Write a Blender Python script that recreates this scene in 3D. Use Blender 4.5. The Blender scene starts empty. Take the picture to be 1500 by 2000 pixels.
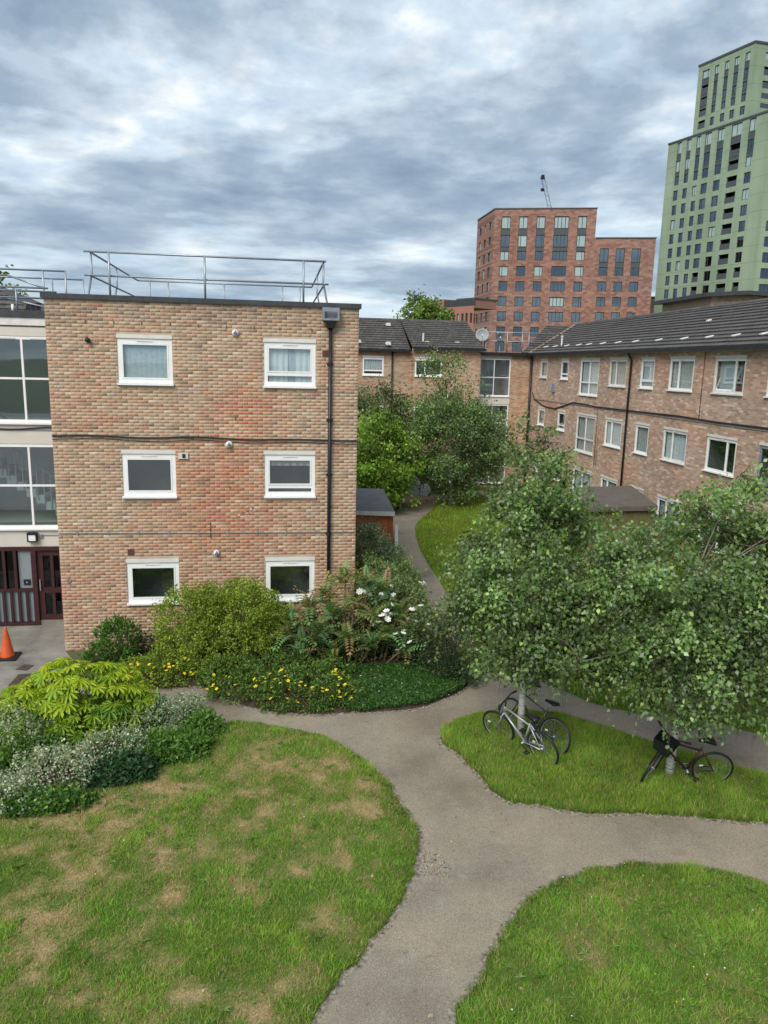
import bpy, math, random
import numpy as np
from mathutils import Matrix, Vector
from mathutils.geometry import delaunay_2d_cdt
from math import sin, cos, pi, sqrt, radians, atan2

sc = bpy.context.scene
col = sc.collection
random.seed(4)
RNG = np.random.default_rng(7)

# ------------------------------------------------------------------ camera
YAW, PITCH, ROLL, FPX, CAMH = 0.145365, 0.193294, 0.0236465, 1456.625, 6.88907
def cam_basis():
    f = np.array([sin(YAW)*cos(PITCH), cos(YAW)*cos(PITCH), -sin(PITCH)])
    r = np.array([cos(YAW), -sin(YAW), 0.0]); u = np.cross(r, f)
    return f, cos(ROLL)*r + sin(ROLL)*u, -sin(ROLL)*r + cos(ROLL)*u
CF, CR, CU = cam_basis()
cam_d = bpy.data.cameras.new('camera'); cam = bpy.data.objects.new('camera', cam_d); col.objects.link(cam)
cam_d.sensor_fit = 'VERTICAL'; cam_d.sensor_height = 36; cam_d.lens = FPX/2000*36
cam_d.clip_start = 0.1; cam_d.clip_end = 5000
cam.matrix_world = Matrix(((CR[0], CU[0], -CF[0], 0), (CR[1], CU[1], -CF[1], 0), (CR[2], CU[2], -CF[2], CAMH), (0, 0, 0, 1)))
sc.camera = cam
sc.render.resolution_x, sc.render.resolution_y = 768, 1024

# ------------------------------------------------------------------ world, sun, exposure
SUN_EL, SUN_AZ = radians(44), radians(216)      # azimuth clockwise from +Y: behind the camera and to the left
w = bpy.data.worlds.new('World'); sc.world = w; w.use_nodes = True
nt = w.node_tree; nt.nodes.clear()
def N(t, kind, **kw):
    n = t.nodes.new(kind)
    for k, v in kw.items(): setattr(n, k, v)
    return n
def mth(t, op, a, b=None, clamp=False):
    n = t.nodes.new('ShaderNodeMath'); n.operation = op; n.use_clamp = clamp
    for i, s in enumerate((a, b)):
        if s is None: continue
        if isinstance(s, (int, float)): n.inputs[i].default_value = s
        else: t.links.new(s, n.inputs[i])
    return n.outputs[0]
def ramp(t, fac, stops, interp='LINEAR'):
    n = t.nodes.new('ShaderNodeValToRGB'); cr = n.color_ramp; cr.interpolation = interp
    while len(cr.elements) > 1: cr.elements.remove(cr.elements[-1])
    for i, (p, c) in enumerate(stops):
        e = cr.elements[0] if i == 0 else cr.elements.new(p)
        e.position = p; e.color = (c[0], c[1], c[2], 1) if not isinstance(c, (int, float)) else (c, c, c, 1)
    if fac is not None: t.links.new(fac, n.inputs[0])
    return n.outputs[0]
def mixc(t, fac, a, b, mode='MIX'):
    n = t.nodes.new('ShaderNodeMix'); n.data_type = 'RGBA'; n.blend_type = mode
    for s, v in ((n.inputs[0], fac), (n.inputs[6], a), (n.inputs[7], b)):
        if isinstance(v, (int, float)): s.default_value = v
        elif isinstance(v, tuple): s.default_value = (v[0], v[1], v[2], 1)
        else: t.links.new(v, s)
    return n.outputs[2]
SKY_OFF = (3.1, 1.7, 0)
def build_world():
    t = nt; L = t.links
    sky = N(t, 'ShaderNodeTexSky', sky_type='NISHITA', sun_disc=False)
    sky.sun_elevation = SUN_EL; sky.sun_rotation = SUN_AZ
    tc = N(t, 'ShaderNodeTexCoord'); sp = N(t, 'ShaderNodeSeparateXYZ'); L.new(tc.outputs['Generated'], sp.inputs[0])
    hz = mth(t, 'SQRT', mth(t, 'ADD', mth(t, 'ADD', mth(t, 'MULTIPLY', sp.outputs[0], sp.outputs[0]), mth(t, 'MULTIPLY', sp.outputs[1], sp.outputs[1])), 0.004))
    cb = N(t, 'ShaderNodeCombineXYZ'); L.new(mth(t, 'DIVIDE', mth(t, 'MULTIPLY', sp.outputs[0], 2.3), hz), cb.inputs[0]); L.new(mth(t, 'DIVIDE', mth(t, 'MULTIPLY', sp.outputs[1], 2.3), hz), cb.inputs[1])
    L.new(mth(t, 'DIVIDE', 2.5, mth(t, 'ADD', mth(t, 'MAXIMUM', sp.outputs[2], 0.0), 0.36)), cb.inputs[2])
    def noise(scale, detail, rough, dist, off, src=None):
        mp = N(t, 'ShaderNodeMapping'); mp.inputs['Location'].default_value = off
        L.new(cb.outputs[0], mp.inputs[0])
        n = N(t, 'ShaderNodeTexNoise'); n.inputs['Scale'].default_value = scale; n.inputs['Detail'].default_value = detail
        n.inputs['Roughness'].default_value = rough; n.inputs['Distortion'].default_value = dist
        L.new(mp.outputs[0], n.inputs['Vector']); return n.outputs['Fac']
    n1 = noise(0.8, 3, 0.5, 0.2, (2.0, 5.0, 1.0))
    n2 = noise(1.7, 12, 0.54, 0.1, SKY_OFF)
    n3 = noise(4.0, 12, 0.58, 0.1, (1.3, 8.2, 2.0))
    light = ramp(t, n3, [(0.34, (0.45, 0.575, 0.69)), (0.50, (0.63, 0.735, 0.815)), (0.63, (0.93, 0.96, 0.96))])
    dark = ramp(t, n3, [(0.32, (0.195, 0.275, 0.375)), (0.5, (0.29, 0.38, 0.485)), (0.66, (0.44, 0.54, 0.64))])
    d = mth(t, 'ADD', mth(t, 'MULTIPLY', n2, 0.62), mth(t, 'ADD', mth(t, 'MULTIPLY', n1, 0.20), mth(t, 'MULTIPLY', n3, 0.22)))
    mk = ramp(t, d, [(0.455, 0.0), (0.485, 0.40), (0.515, 0.82), (0.58, 1.0)])
    cl = mixc(t, mk, light, dark)
    b1 = N(t, 'ShaderNodeBackground'); L.new(cl, b1.inputs[0]); b1.inputs[1].default_value = 0.51
    b2 = N(t, 'ShaderNodeBackground'); L.new(sky.outputs[0], b2.inputs[0]); b2.inputs[1].default_value = 0.06
    cover = ramp(t, mk, [(0.0, 0.86), (1.0, 0.97)])
    m = N(t, 'ShaderNodeMixShader'); L.new(cover, m.inputs[0]); L.new(b2.outputs[0], m.inputs[1]); L.new(b1.outputs[0], m.inputs[2])
    o = N(t, 'ShaderNodeOutputWorld'); L.new(m.outputs[0], o.inputs[0])
build_world()
sun_d = bpy.data.lights.new('sun', 'SUN'); sun_d.energy = 1.5; sun_d.angle = radians(38); sun_d.color = (1.0, 0.95, 0.88)
sun = bpy.data.objects.new('sun', sun_d); col.objects.link(sun)
sdir = Vector((sin(SUN_AZ)*cos(SUN_EL), cos(SUN_AZ)*cos(SUN_EL), sin(SUN_EL)))
sun.rotation_euler = sdir.to_track_quat('Z', 'Y').to_euler(); sun.location = (-20, -30, 60)
vs = sc.view_settings; vs.view_transform = 'Standard'; vs.look = 'None'; vs.gamma = 1; vs.use_curve_mapping = False
vs.exposure = 1.25

# ------------------------------------------------------------------ pixel helpers (photo 1500 x 2000)
def ray(px, py): return CF + CR*(px-750)/FPX - CU*(py-1000)/FPX
def G(px, py, z=0.0):
    d = ray(px, py); k = (z-CAMH)/d[2]; return Vector((k*d[0], k*d[1], z))

# ------------------------------------------------------------------ materials
MATS = {}
def new_mat(name):
    m = bpy.data.materials.new(name); m.use_nodes = True; t = m.node_tree; t.nodes.clear()
    o = N(t, 'ShaderNodeOutputMaterial'); b = N(t, 'ShaderNodeBsdfPrincipled'); t.links.new(b.outputs[0], o.inputs[0])
    MATS[name] = m; return m, t, b, o
def setspec(b, rough, spec=0.4, metal=0.0):
    b.inputs['Roughness'].default_value = rough; b.inputs['Specular IOR Level'].default_value = spec; b.inputs['Metallic'].default_value = metal
def pos_noise(t, scale, detail=4, rough=0.55, stretch=None, coord='world'):
    if coord == 'world': g = N(t, 'ShaderNodeNewGeometry'); src = g.outputs['Position']
    else: g = N(t, 'ShaderNodeTexCoord'); src = g.outputs['Object']
    if stretch:
        mp = N(t, 'ShaderNodeMapping'); mp.inputs['Scale'].default_value = stretch; t.links.new(src, mp.inputs[0]); src = mp.outputs[0]
    n = N(t, 'ShaderNodeTexNoise'); n.inputs['Scale'].default_value = scale; n.inputs['Detail'].default_value = detail; n.inputs['Roughness'].default_value = rough
    t.links.new(src, n.inputs['Vector']); return n.outputs['Fac']
def bump(t, b, h, strength=0.3, dist=0.01):
    n = N(t, 'ShaderNodeBump'); n.inputs['Strength'].default_value = strength; n.inputs['Distance'].default_value = dist
    t.links.new(h, n.inputs['Height']); t.links.new(n.outputs[0], b.inputs['Normal'])
def pmat(name, c, rough=0.6, var=0.18, scale=4.0, spec=0.35, metal=0.0, bmp=0.0, bscale=40, stretch=None, c2=None):
    m, t, b, o = new_mat(name); setspec(b, rough, spec, metal)
    lo = tuple(x*(1-var) for x in c); hi = tuple(min(1, x*(1+var)) for x in (c2 or c))
    f = pos_noise(t, scale, 6, 0.62, stretch)
    t.links.new(ramp(t, f, [(0.3, lo), (0.7, hi)]), b.inputs['Base Color'])
    if bmp: bump(t, b, pos_noise(t, bscale, 3), bmp, 0.01)
    return m
def attr_mat(name, rough=0.55, spec=0.3, trans=0.0, var=0.12, scale=30, tint=(1.15, 1.1, 0.55)):
    m, t, b, o = new_mat(name); setspec(b, rough, spec)
    a = N(t, 'ShaderNodeAttribute', attribute_name='Col')
    f = ramp(t, pos_noise(t, scale, 3), [(0.3, 1-var), (0.7, 1+var)])
    c = mixc(t, 1.0, a.outputs['Color'], f, 'MULTIPLY')
    t.links.new(c, b.inputs['Base Color'])
    if trans:
        tr = N(t, 'ShaderNodeBsdfTranslucent'); t.links.new(mixc(t, 1.0, c, tint, 'MULTIPLY'), tr.inputs[0])
        mx = N(t, 'ShaderNodeMixShader'); mx.inputs[0].default_value = trans
        t.links.new(b.outputs[0], mx.inputs[1]); t.links.new(tr.outputs[0], mx.inputs[2]); t.links.new(mx.outputs[0], o.inputs[0])
    return m
def glass_mat(name, tint=(0.90, 0.93, 0.93), refl=(0.85, 0.92, 0.95), ior=1.55, rough=0.02, base=0.06):
    m, t, b, o = new_mat(name); t.nodes.remove(b)
    tr = N(t, 'ShaderNodeBsdfTransparent'); tr.inputs[0].default_value = (*tint, 1)
    gl = N(t, 'ShaderNodeBsdfGlossy'); gl.inputs['Color'].default_value = (*refl, 1); gl.inputs['Roughness'].default_value = rough
    lw = N(t, 'ShaderNodeLayerWeight'); lw.inputs[0].default_value = 0.5
    sch = mth(t, 'ADD', mth(t, 'MULTIPLY', mth(t, 'POWER', lw.outputs['Facing'], 4.0), 0.9), ((ior-1)/(ior+1))**2)
    nb = N(t, 'ShaderNodeBump'); nb.inputs['Strength'].default_value = 0.05; nb.inputs['Distance'].default_value = 0.02
    t.links.new(pos_noise(t, 1.3, 1), nb.inputs['Height']); t.links.new(nb.outputs[0], gl.inputs['Normal'])
    mx = N(t, 'ShaderNodeMixShader'); t.links.new(mth(t, 'ADD', sch, base, True), mx.inputs[0])
    t.links.new(tr.outputs[0], mx.inputs[1]); t.links.new(gl.outputs[0], mx.inputs[2]); t.links.new(mx.outputs[0], o.inputs[0])
    return m
def brick_mat(name, tdir, palette, mortar, bw=0.225, bh=0.075, jw=0.05, jh=0.16, big=0.6, stain=0.25, bstr=0.4):
    m, t, b, o = new_mat(name); setspec(b, 0.85, 0.2); L = t.links
    g = N(t, 'ShaderNodeNewGeometry'); dp = N(t, 'ShaderNodeVectorMath', operation='DOT_PRODUCT')
    L.new(g.outputs['Position'], dp.inputs[0]); dp.inputs[1].default_value = (tdir[0], tdir[1], 0)
    sp = N(t, 'ShaderNodeSeparateXYZ'); L.new(g.outputs['Position'], sp.inputs[0])
    v = mth(t, 'DIVIDE', sp.outputs[2], bh); row = mth(t, 'FLOOR', v); fv = mth(t, 'FRACT', v)
    us = mth(t, 'ADD', mth(t, 'DIVIDE', dp.outputs['Value'], bw), mth(t, 'MULTIPLY', mth(t, 'MODULO', row, 2.0), 0.5))
    cl = mth(t, 'FLOOR', us); fu = mth(t, 'FRACT', us)
    mk = mth(t, 'MAXIMUM', mth(t, 'LESS_THAN', fu, jw), mth(t, 'LESS_THAN', fv, jh))
    cb = N(t, 'ShaderNodeCombineXYZ'); L.new(cl, cb.inputs[0]); L.new(row, cb.inputs[1])
    wn = N(t, 'ShaderNodeTexWhiteNoise', noise_dimensions='3D'); L.new(cb.outputs[0], wn.inputs['Vector'])
    n = len(palette); bc = ramp(t, wn.outputs['Value'], [(i/n, p) for i, p in enumerate(palette)], 'CONSTANT')
    c = mixc(t, mk, bc, mortar)
    st = ramp(t, pos_noise(t, big, 5, 0.6), [(0.32, 1-stain), (0.68, 1+stain*0.6)])
    c = mixc(t, 1.0, c, st, 'MULTIPLY')
    sr = ramp(t, pos_noise(t, big*0.7, 3, 0.5, (1, 1, 2.2)), [(0.4, (1, 1, 1)), (0.7, (1.06, 0.9, 0.82))])
    c = mixc(t, 1.0, c, sr, 'MULTIPLY')
    L.new(c, b.inputs['Base Color'])
    if bstr: bump(t, b, mth(t, 'SUBTRACT', 1.0, mk), bstr, 0.008)
    return m

BUFF0 = [(.46,.325,.22), (.44,.295,.195), (.46,.295,.215), (.30,.20,.135), (.225,.16,.115), (.46,.24,.145), (.40,.18,.125), (.53,.42,.32), (.37,.29,.22)]
_bm = np.array([.475,.348,.252])
BUFF = [tuple(_bm + (np.array(c)-_bm)*.74) for c in BUFF0]
M_upvc = pmat('white_upvc', (.80,.80,.79), 0.35, 0.05, 3)
M_upvc_old = pmat('weathered_white_paint', (.68,.67,.64), 0.55, 0.14, 5)
M_cream = pmat('cream_cladding', (.60,.56,.50), 0.6, 0.07, 2)
M_lintel = pmat('lintel_board', (.66,.63,.58), 0.6, 0.10, 4)
M_black = pmat('black_plastic', (.018,.019,.021), 0.4, 0.25, 6)
M_cable = pmat('cable_black', (.03,.028,.027), 0.6, 0.2, 6)
M_felt = pmat('roof_edge_felt', (.052,.056,.062), 0.75, 0.25, 5, bmp=0.2)
M_galv = pmat('galvanised_steel', (.34,.37,.40), 0.45, 0.15, 6, 0.5, 0.6)
M_lead = pmat('grey_plastic_hopper', (.22,.24,.28), 0.5, 0.2, 8)
M_maroon = pmat('maroon_timber', (.050,.018,.019), 0.45, 0.2, 4)
M_greypanel = pmat('grey_door_panel', (.22,.25,.26), 0.5, 0.08, 2)
M_mortar = pmat('mortar', (.46,.38,.30), 0.95, 0.22, 3, 0.1)
M_bricks = attr_mat('fired_clay_brick', 0.88, 0.15, 0, 0.16, 22)
M_terra = pmat('terracotta_airbrick', (.16,.075,.055), 0.85, 0.2, 20)
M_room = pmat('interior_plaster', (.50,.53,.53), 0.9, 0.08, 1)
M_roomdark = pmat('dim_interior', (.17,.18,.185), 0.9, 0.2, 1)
M_curtain = pmat('net_curtain', (.80,.83,.86), 0.9, 0.05, 3)
M_curtaing = pmat('grey_curtain', (.62,.62,.61), 0.9, 0.1, 3)
M_blind = pmat('frosted_blind', (.55,.63,.68), 0.8, 0.12, 14)
M_glass = glass_mat('window_glass')
M_glassdk = glass_mat('tower_glass', (.25,.32,.38), (.75,.9,1.0), 1.6, 0.03, 0.14)
M_palegl = pmat('pale_blind_pane', (.34,.44,.44), 0.3, 0.1, 0.6)
M_tile = None
def tile_mat(name, tdir, base, w=0.30):
    m, t, b, o = new_mat(name); setspec(b, 0.8, 0.25); L = t.links
    g = N(t, 'ShaderNodeNewGeometry'); dp = N(t, 'ShaderNodeVectorMath', operation='DOT_PRODUCT')
    L.new(g.outputs['Position'], dp.inputs[0]); dp.inputs[1].default_value = (tdir[0], tdir[1], 0)
    sp = N(t, 'ShaderNodeSeparateXYZ'); L.new(g.outputs['Position'], sp.inputs[0])
    row = mth(t, 'FLOOR', mth(t, 'DIVIDE', sp.outputs[2], 0.152))
    us = mth(t, 'ADD', mth(t, 'DIVIDE', dp.outputs['Value'], w), mth(t, 'MULTIPLY', mth(t, 'MODULO', row, 2.0), 0.5))
    cb = N(t, 'ShaderNodeCombineXYZ'); L.new(mth(t, 'FLOOR', us), cb.inputs[0]); L.new(row, cb.inputs[1])
    wn = N(t, 'ShaderNodeTexWhiteNoise', noise_dimensions='3D'); L.new(cb.outputs[0], wn.inputs['Vector'])
    v = ramp(t, wn.outputs['Value'], [(0, 0.78), (1, 1.22)])
    c = mixc(t, 1.0, base, v, 'MULTIPLY')
    li = ramp(t, pos_noise(t, 9, 5, 0.7), [(0.52, 0.0), (0.70, 0.55)])
    c = mixc(t, li, c, (.20,.19,.17))
    jt = mth(t, 'LESS_THAN', mth(t, 'FRACT', us), 0.06)
    c = mixc(t, jt, c, (.015,.015,.015)); L.new(c, b.inputs['Base Color'])
    wv = mth(t, 'SINE', mth(t, 'MULTIPLY', us, 4*pi)); bump(t, b, wv, 0.35, 0.01)
    return m
M_tile_x = tile_mat('concrete_tile_right', (0, 1), (.098,.090,.086))
M_tile_y = tile_mat('concrete_tile_back', (1, 0), (.094,.087,.083))
M_leaf = attr_mat('leaf', 0.42, 0.35, 0.42, 0.15, 9)
M_grass = attr_mat('grass_blade', 0.6, 0.2, 0.38, 0.10, 6)
M_petal = pmat('white_petal', (.80,.80,.76), 0.6, 0.05, 20)
M_petaly = pmat('yellow_petal', (.80,.62,.03), 0.55, 0.1, 20)
M_bark = pmat('brown_bark', (.12,.09,.07), 0.9, 0.35, 14, 0.15, bmp=0.5, bscale=60)

def birch_bark():
    m, t, b, o = new_mat('birch_bark'); setspec(b, 0.7, 0.25)
    f = pos_noise(t, 7, 4, 0.6, (1, 1, 5)); c = ramp(t, f, [(0.33, (.06,.05,.045)), (0.42, (.62,.60,.56)), (0.7, (.74,.72,.68))])
    t.links.new(c, b.inputs['Base Color']); bump(t, b, f, 0.3, 0.01); return m
M_birch = birch_bark()

# ------------------------------------------------------------------ mesh helpers
class MB:
    def __init__(s): s.v = []; s.f = []
    def quad(s, a, b, c, d):
        n = len(s.v); s.v += [tuple(a), tuple(b), tuple(c), tuple(d)]; s.f.append((n, n+1, n+2, n+3))
    def poly(s, pts):
        n = len(s.v); s.v += [tuple(p) for p in pts]; s.f.append(tuple(range(n, n+len(pts))))
    def hexa(s, p):   # 8 points: bottom 0-3 ccw from above, top 4-7
        n = len(s.v); s.v += [tuple(q) for q in p]
        s.f += [(n+3, n+2, n+1, n), (n+4, n+5, n+6, n+7)] + [(n+i, n+(i+1) % 4, n+4+(i+1) % 4, n+4+i) for i in range(4)]
    def box(s, x0, x1, y0, y1, z0, z1):
        s.hexa([(x0,y0,z0), (x1,y0,z0), (x1,y1,z0), (x0,y1,z0), (x0,y0,z1), (x1,y0,z1), (x1,y1,z1), (x0,y1,z1)])
    def tube(s, pts, r, n=8, cap=True):
        pts = [Vector(p) for p in pts]; rs = r if isinstance(r, (list, tuple)) else [r]*len(pts)
        base = len(s.v); up = None
        for i, p in enumerate(pts):
            d = (pts[min(i+1, len(pts)-1)] - pts[max(i-1, 0)]).normalized()
            if up is None: up = d.orthogonal().normalized()
            up = (up - d*up.dot(d)); up = up.normalized() if up.length > 1e-6 else d.orthogonal().normalized()
            sd = d.cross(up)
            for k in range(n):
                a = 2*pi*k/n; s.v.append(tuple(p + (up*cos(a) + sd*sin(a))*rs[i]))
        for i in range(len(pts)-1):
            for k in range(n):
                a = base+i*n+k; b = base+i*n+(k+1) % n; s.f.append((a, b, b+n, a+n))
        if cap:
            s.f.append(tuple(base+k for k in reversed(range(n)))); e = base+(len(pts)-1)*n; s.f.append(tuple(e+k for k in range(n)))
    def ring(s, c, R, r, ax1, ax2, n=36, m=8):
        ax1 = Vector(ax1); ax2 = Vector(ax2); c = Vector(c); nn = ax1.cross(ax2); base = len(s.v)
        for i in range(n):
            a = 2*pi*i/n; rad = ax1*cos(a)+ax2*sin(a)
            for k in range(m):
                b = 2*pi*k/m; s.v.append(tuple(c + rad*(R + r*cos(b)) + nn*(r*sin(b))))
        for i in range(n):
            for k in range(m):
                s.f.append((base+i*m+k, base+((i+1) % n)*m+k, base+((i+1) % n)*m+(k+1) % m, base+i*m+(k+1) % m))
    def lathe(s, c, prof, n=20, ax=(0,0,1)):
        ax = Vector(ax).normalized(); a1 = ax.orthogonal().normalized(); a2 = ax.cross(a1); c = Vector(c); base = len(s.v)
        for r, h in prof:
            for k in range(n):
                a = 2*pi*k/n; s.v.append(tuple(c + ax*h + (a1*cos(a)+a2*sin(a))*r))
        for i in range(len(prof)-1):
            for k in range(n):
                a = base+i*n+k; b = base+i*n+(k+1) % n; s.f.append((a, b, b+n, a+n))
        s.f.append(tuple(base+k for k in reversed(range(n)))); e = base+(len(prof)-1)*n; s.f.append(tuple(e+k for k in range(n)))
    def mesh(s, name, m, smooth=False):
        me = bpy.data.meshes.new(name); me.from_pydata(s.v, [], s.f); me.update()
        if m: me.materials.append(m)
        if smooth: me.polygons.foreach_set('use_smooth', [True]*len(me.polygons))
        return me
def link(name, me, parent=None, local=False):
    o = bpy.data.objects.new(name, me); col.objects.link(o)
    if parent is not None:
        o.parent = parent
        if not local and parent.type == 'EMPTY': o.matrix_parent_inverse = Matrix.Translation(-parent.location)
    return o
def part(name, mb, m, parent, smooth=False, local=False): return link(name, mb.mesh(name, m, smooth), parent, local)
def tag(o, label, cat, group=None, kind=None):
    if label: o['label'] = label
    if cat: o['category'] = cat
    if group: o['group'] = group
    if kind: o['kind'] = kind
    return o
def thing(name, label, cat, loc=(0,0,0), group=None):
    o = bpy.data.objects.new(name, None); col.objects.link(o); o.location = loc; o.empty_display_size = 0.2
    return tag(o, label, cat, group)
def np_mesh(name, V, F, m, C=None):
    V = np.asarray(V, np.float32); F = np.asarray(F, np.int32); k = F.shape[1]
    me = bpy.data.meshes.new(name); me.vertices.add(len(V)); me.vertices.foreach_set('co', V.ravel())
    me.loops.add(F.size); me.loops.foreach_set('vertex_index', F.ravel())
    me.polygons.add(len(F)); me.polygons.foreach_set('loop_start', np.arange(0, F.size, k, dtype=np.int32))
    if C is not None:
        a = me.color_attributes.new('Col', 'FLOAT_COLOR', 'POINT'); rgba = np.ones((len(V), 4), np.float32); rgba[:, :3] = C
        a.data.foreach_set('color', rgba.ravel())
    me.materials.append(m); me.update(calc_edges=True); me.validate(); return me

class Plane:
    """vertical facade plane: u to the right as seen from outside, v up, d inwards"""
    def __init__(s, ox, oy, tx, ty):
        l = sqrt(tx*tx+ty*ty); s.o = Vector((ox, oy, 0)); s.t = Vector((tx/l, ty/l, 0)); s.n = Vector((-ty/l, tx/l, 0))
    def m(s, u, v, d=0.0): return s.o + s.t*u + s.n*d + Vector((0, 0, v))
    def uv(s, px, py):
        d = Vector(ray(px, py)); k = (s.o - Vector((0, 0, CAMH))).dot(s.n)/d.dot(s.n); p = Vector((0, 0, CAMH)) + d*k
        return (p - s.o).dot(s.t), p.z
    def box(s, mb, u0, u1, v0, v1, d0, d1):
        mb.hexa([s.m(u0,v0,d0), s.m(u1,v0,d0), s.m(u1,v0,d1), s.m(u0,v0,d1), s.m(u0,v1,d0), s.m(u1,v1,d0), s.m(u1,v1,d1), s.m(u0,v1,d1)])
def wall_holes(mb, pl, u0, u1, v0, v1, holes, depth=0.12, d=0.0):
    us = sorted({u0, u1, *[h[0] for h in holes], *[h[1] for h in holes]}); us = [u for u in us if u0 <= u <= u1]
    for a, b in zip(us, us[1:]):
        c = (a+b)/2; hs = sorted([(h[2], h[3]) for h in holes if h[0] < c < h[1]]); z = v0
        for lo, hi in hs:
            if lo > z: mb.quad(pl.m(a,z,d), pl.m(b,z,d), pl.m(b,lo,d), pl.m(a,lo,d))
            z = max(z, hi)
        if z < v1: mb.quad(pl.m(a,z,d), pl.m(b,z,d), pl.m(b,v1,d), pl.m(a,v1,d))
    for a, b, lo, hi in holes:
        e = d+depth
        mb.quad(pl.m(a,lo,d), pl.m(a,hi,d), pl.m(a,hi,e), pl.m(a,lo,e)); mb.quad(pl.m(b,hi,d), pl.m(b,lo,d), pl.m(b,lo,e), pl.m(b,hi,e))
        mb.quad(pl.m(a,hi,d), pl.m(b,hi,d), pl.m(b,hi,e), pl.m(a,hi,e)); mb.quad(pl.m(b,lo,d), pl.m(a,lo,d), pl.m(a,lo,e), pl.m(b,lo,e))
def curtain_mb(pl, u0, u1, v0, v1, d, amp=0.02, wl=0.11, seed=0):
    mb = MB(); n = max(6, int((u1-u0)/wl*4)); rs = random.Random(seed)
    pts = [(u0+(u1-u0)*i/n, d+amp*sin(2*pi*i/4+rs.uniform(-.5,.5))) for i in range(n+1)]
    for (a, da), (b, db) in zip(pts, pts[1:]): mb.quad(pl.m(a,v0,da), pl.m(b,v0,db), pl.m(b,v1,db), pl.m(a,v1,da))
    return mb
def window(parent, pl, u0, u1, v0, v1, mulls=(), trans=(), fw=0.07, sill=True, lintel=0.085, vent=True, frame_mat=None, back=None,
           curt=None, room=0.7, face=0.0, skip=(), gap=None, roommat=None):
    """v1 = top of lintel board. One window part with frame; sub-parts lintel, sill, panes, curtains, room recess."""
    fm = frame_mat or M_upvc; vt = v1-lintel; vb = v0 + (0.045 if sill else 0)
    mb = MB(); d0, d1 = face+0.012, face+0.075
    pl.box(mb, u0, u0+fw, vb, vt, d0, d1); pl.box(mb, u1-fw, u1, vb, vt, d0, d1)
    pl.box(mb, u0+fw, u1-fw, vt-fw*1.25, vt, d0, d1); pl.box(mb, u0+fw, u1-fw, vb, vb+fw*1.1, d0, d1)
    iu0, iu1, iv0, iv1 = u0+fw, u1-fw, vb+fw*1.1, vt-fw*1.25
    mw = fw*0.42; cu = [iu0]+[u0+(u1-u0)*m for m in mulls]+[iu1]; cv = [iv0]+[vb+(vt-vb)*t for t in trans]+[iv1]
    for u in cu[1:-1]: pl.box(mb, u-mw, u+mw, iv0, iv1, d0+0.002, d1-0.002)
    for v in cv[1:-1]:
        for a, b in zip(cu, cu[1:]): pl.box(mb, a+(mw if a != iu0 else 0), b-(mw if b != iu1 else 0), v-mw, v+mw, d0+0.004, d1-0.004)
    wo = part('window', mb, fm, parent)
    if lintel:
        l = MB(); pl.box(l, u0-0.012, u1+0.012, vt+0.003, v1, face-0.018, face+0.06); part('lintel', l, M_lintel, wo)
    if sill:
        s = MB(); pl.box(s, u0-0.02, u1+0.02, v0, vb-0.002, face-0.075, face+0.07); part('sill', s, fm, wo)
    if vent:
        t = MB(); uc = (u0+u1)/2; pl.box(t, uc-0.17, uc+0.17, vt-fw*0.75, vt-fw*0.45, d0-0.014, d0-0.001); part('trickle_vent', t, M_upvc_old, wo)
    k = 0
    for i, (a, b) in enumerate(zip(cu, cu[1:])):
        for j, (e, f) in enumerate(zip(cv, cv[1:])):
            if (i, j) not in skip:
                g = MB(); pl.box(g, a+0.001, b-0.001, e+0.001, f-0.001, d0+0.028, d0+0.034); part('pane', g, M_glass, wo)
                # inner sash edge
            k += 1
    if curt:
        for (a, b, e, f, mt, dd) in curt:
            c = curtain_mb(pl, u0+(u1-u0)*a, u0+(u1-u0)*b, vb+(vt-vb)*e, vb+(vt-vb)*f, face+dd, amp=.003 if mt is M_blind else random.uniform(.012,.03), wl=random.uniform(.09,.2), seed=int(u0*100)); part('curtain', c, mt, wo)
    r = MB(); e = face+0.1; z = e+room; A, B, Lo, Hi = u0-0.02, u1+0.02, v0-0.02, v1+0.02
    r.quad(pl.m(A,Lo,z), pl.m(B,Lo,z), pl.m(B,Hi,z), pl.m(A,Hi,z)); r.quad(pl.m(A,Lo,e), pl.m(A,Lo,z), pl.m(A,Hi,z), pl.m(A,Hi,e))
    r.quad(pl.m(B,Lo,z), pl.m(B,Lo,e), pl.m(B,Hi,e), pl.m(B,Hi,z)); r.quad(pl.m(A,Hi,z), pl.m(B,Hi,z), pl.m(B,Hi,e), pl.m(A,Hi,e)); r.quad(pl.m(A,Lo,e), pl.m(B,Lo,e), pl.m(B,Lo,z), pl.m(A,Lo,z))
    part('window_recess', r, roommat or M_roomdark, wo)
    return wo

# value noise for scattering
_lat = RNG.random((64, 64))
def vnoise(x, y, s):
    x = np.asarray(x)*s; y = np.asarray(y)*s; xi = np.floor(x).astype(int); yi = np.floor(y).astype(int); fx = x-xi; fy = y-yi
    fx = fx*fx*(3-2*fx); fy = fy*fy*(3-2*fy); g = lambda a, b: _lat[a % 64, b % 64]
    return (g(xi,yi)*(1-fx)+g(xi+1,yi)*fx)*(1-fy)+(g(xi,yi+1)*(1-fx)+g(xi+1,yi+1)*fx)*fy
def fbm(x, y, s): return 0.5*vnoise(x,y,s)+0.3*vnoise(x+7.3,y+2.1,s*2.1)+0.2*vnoise(x+1.7,y+9.2,s*4.3)

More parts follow.
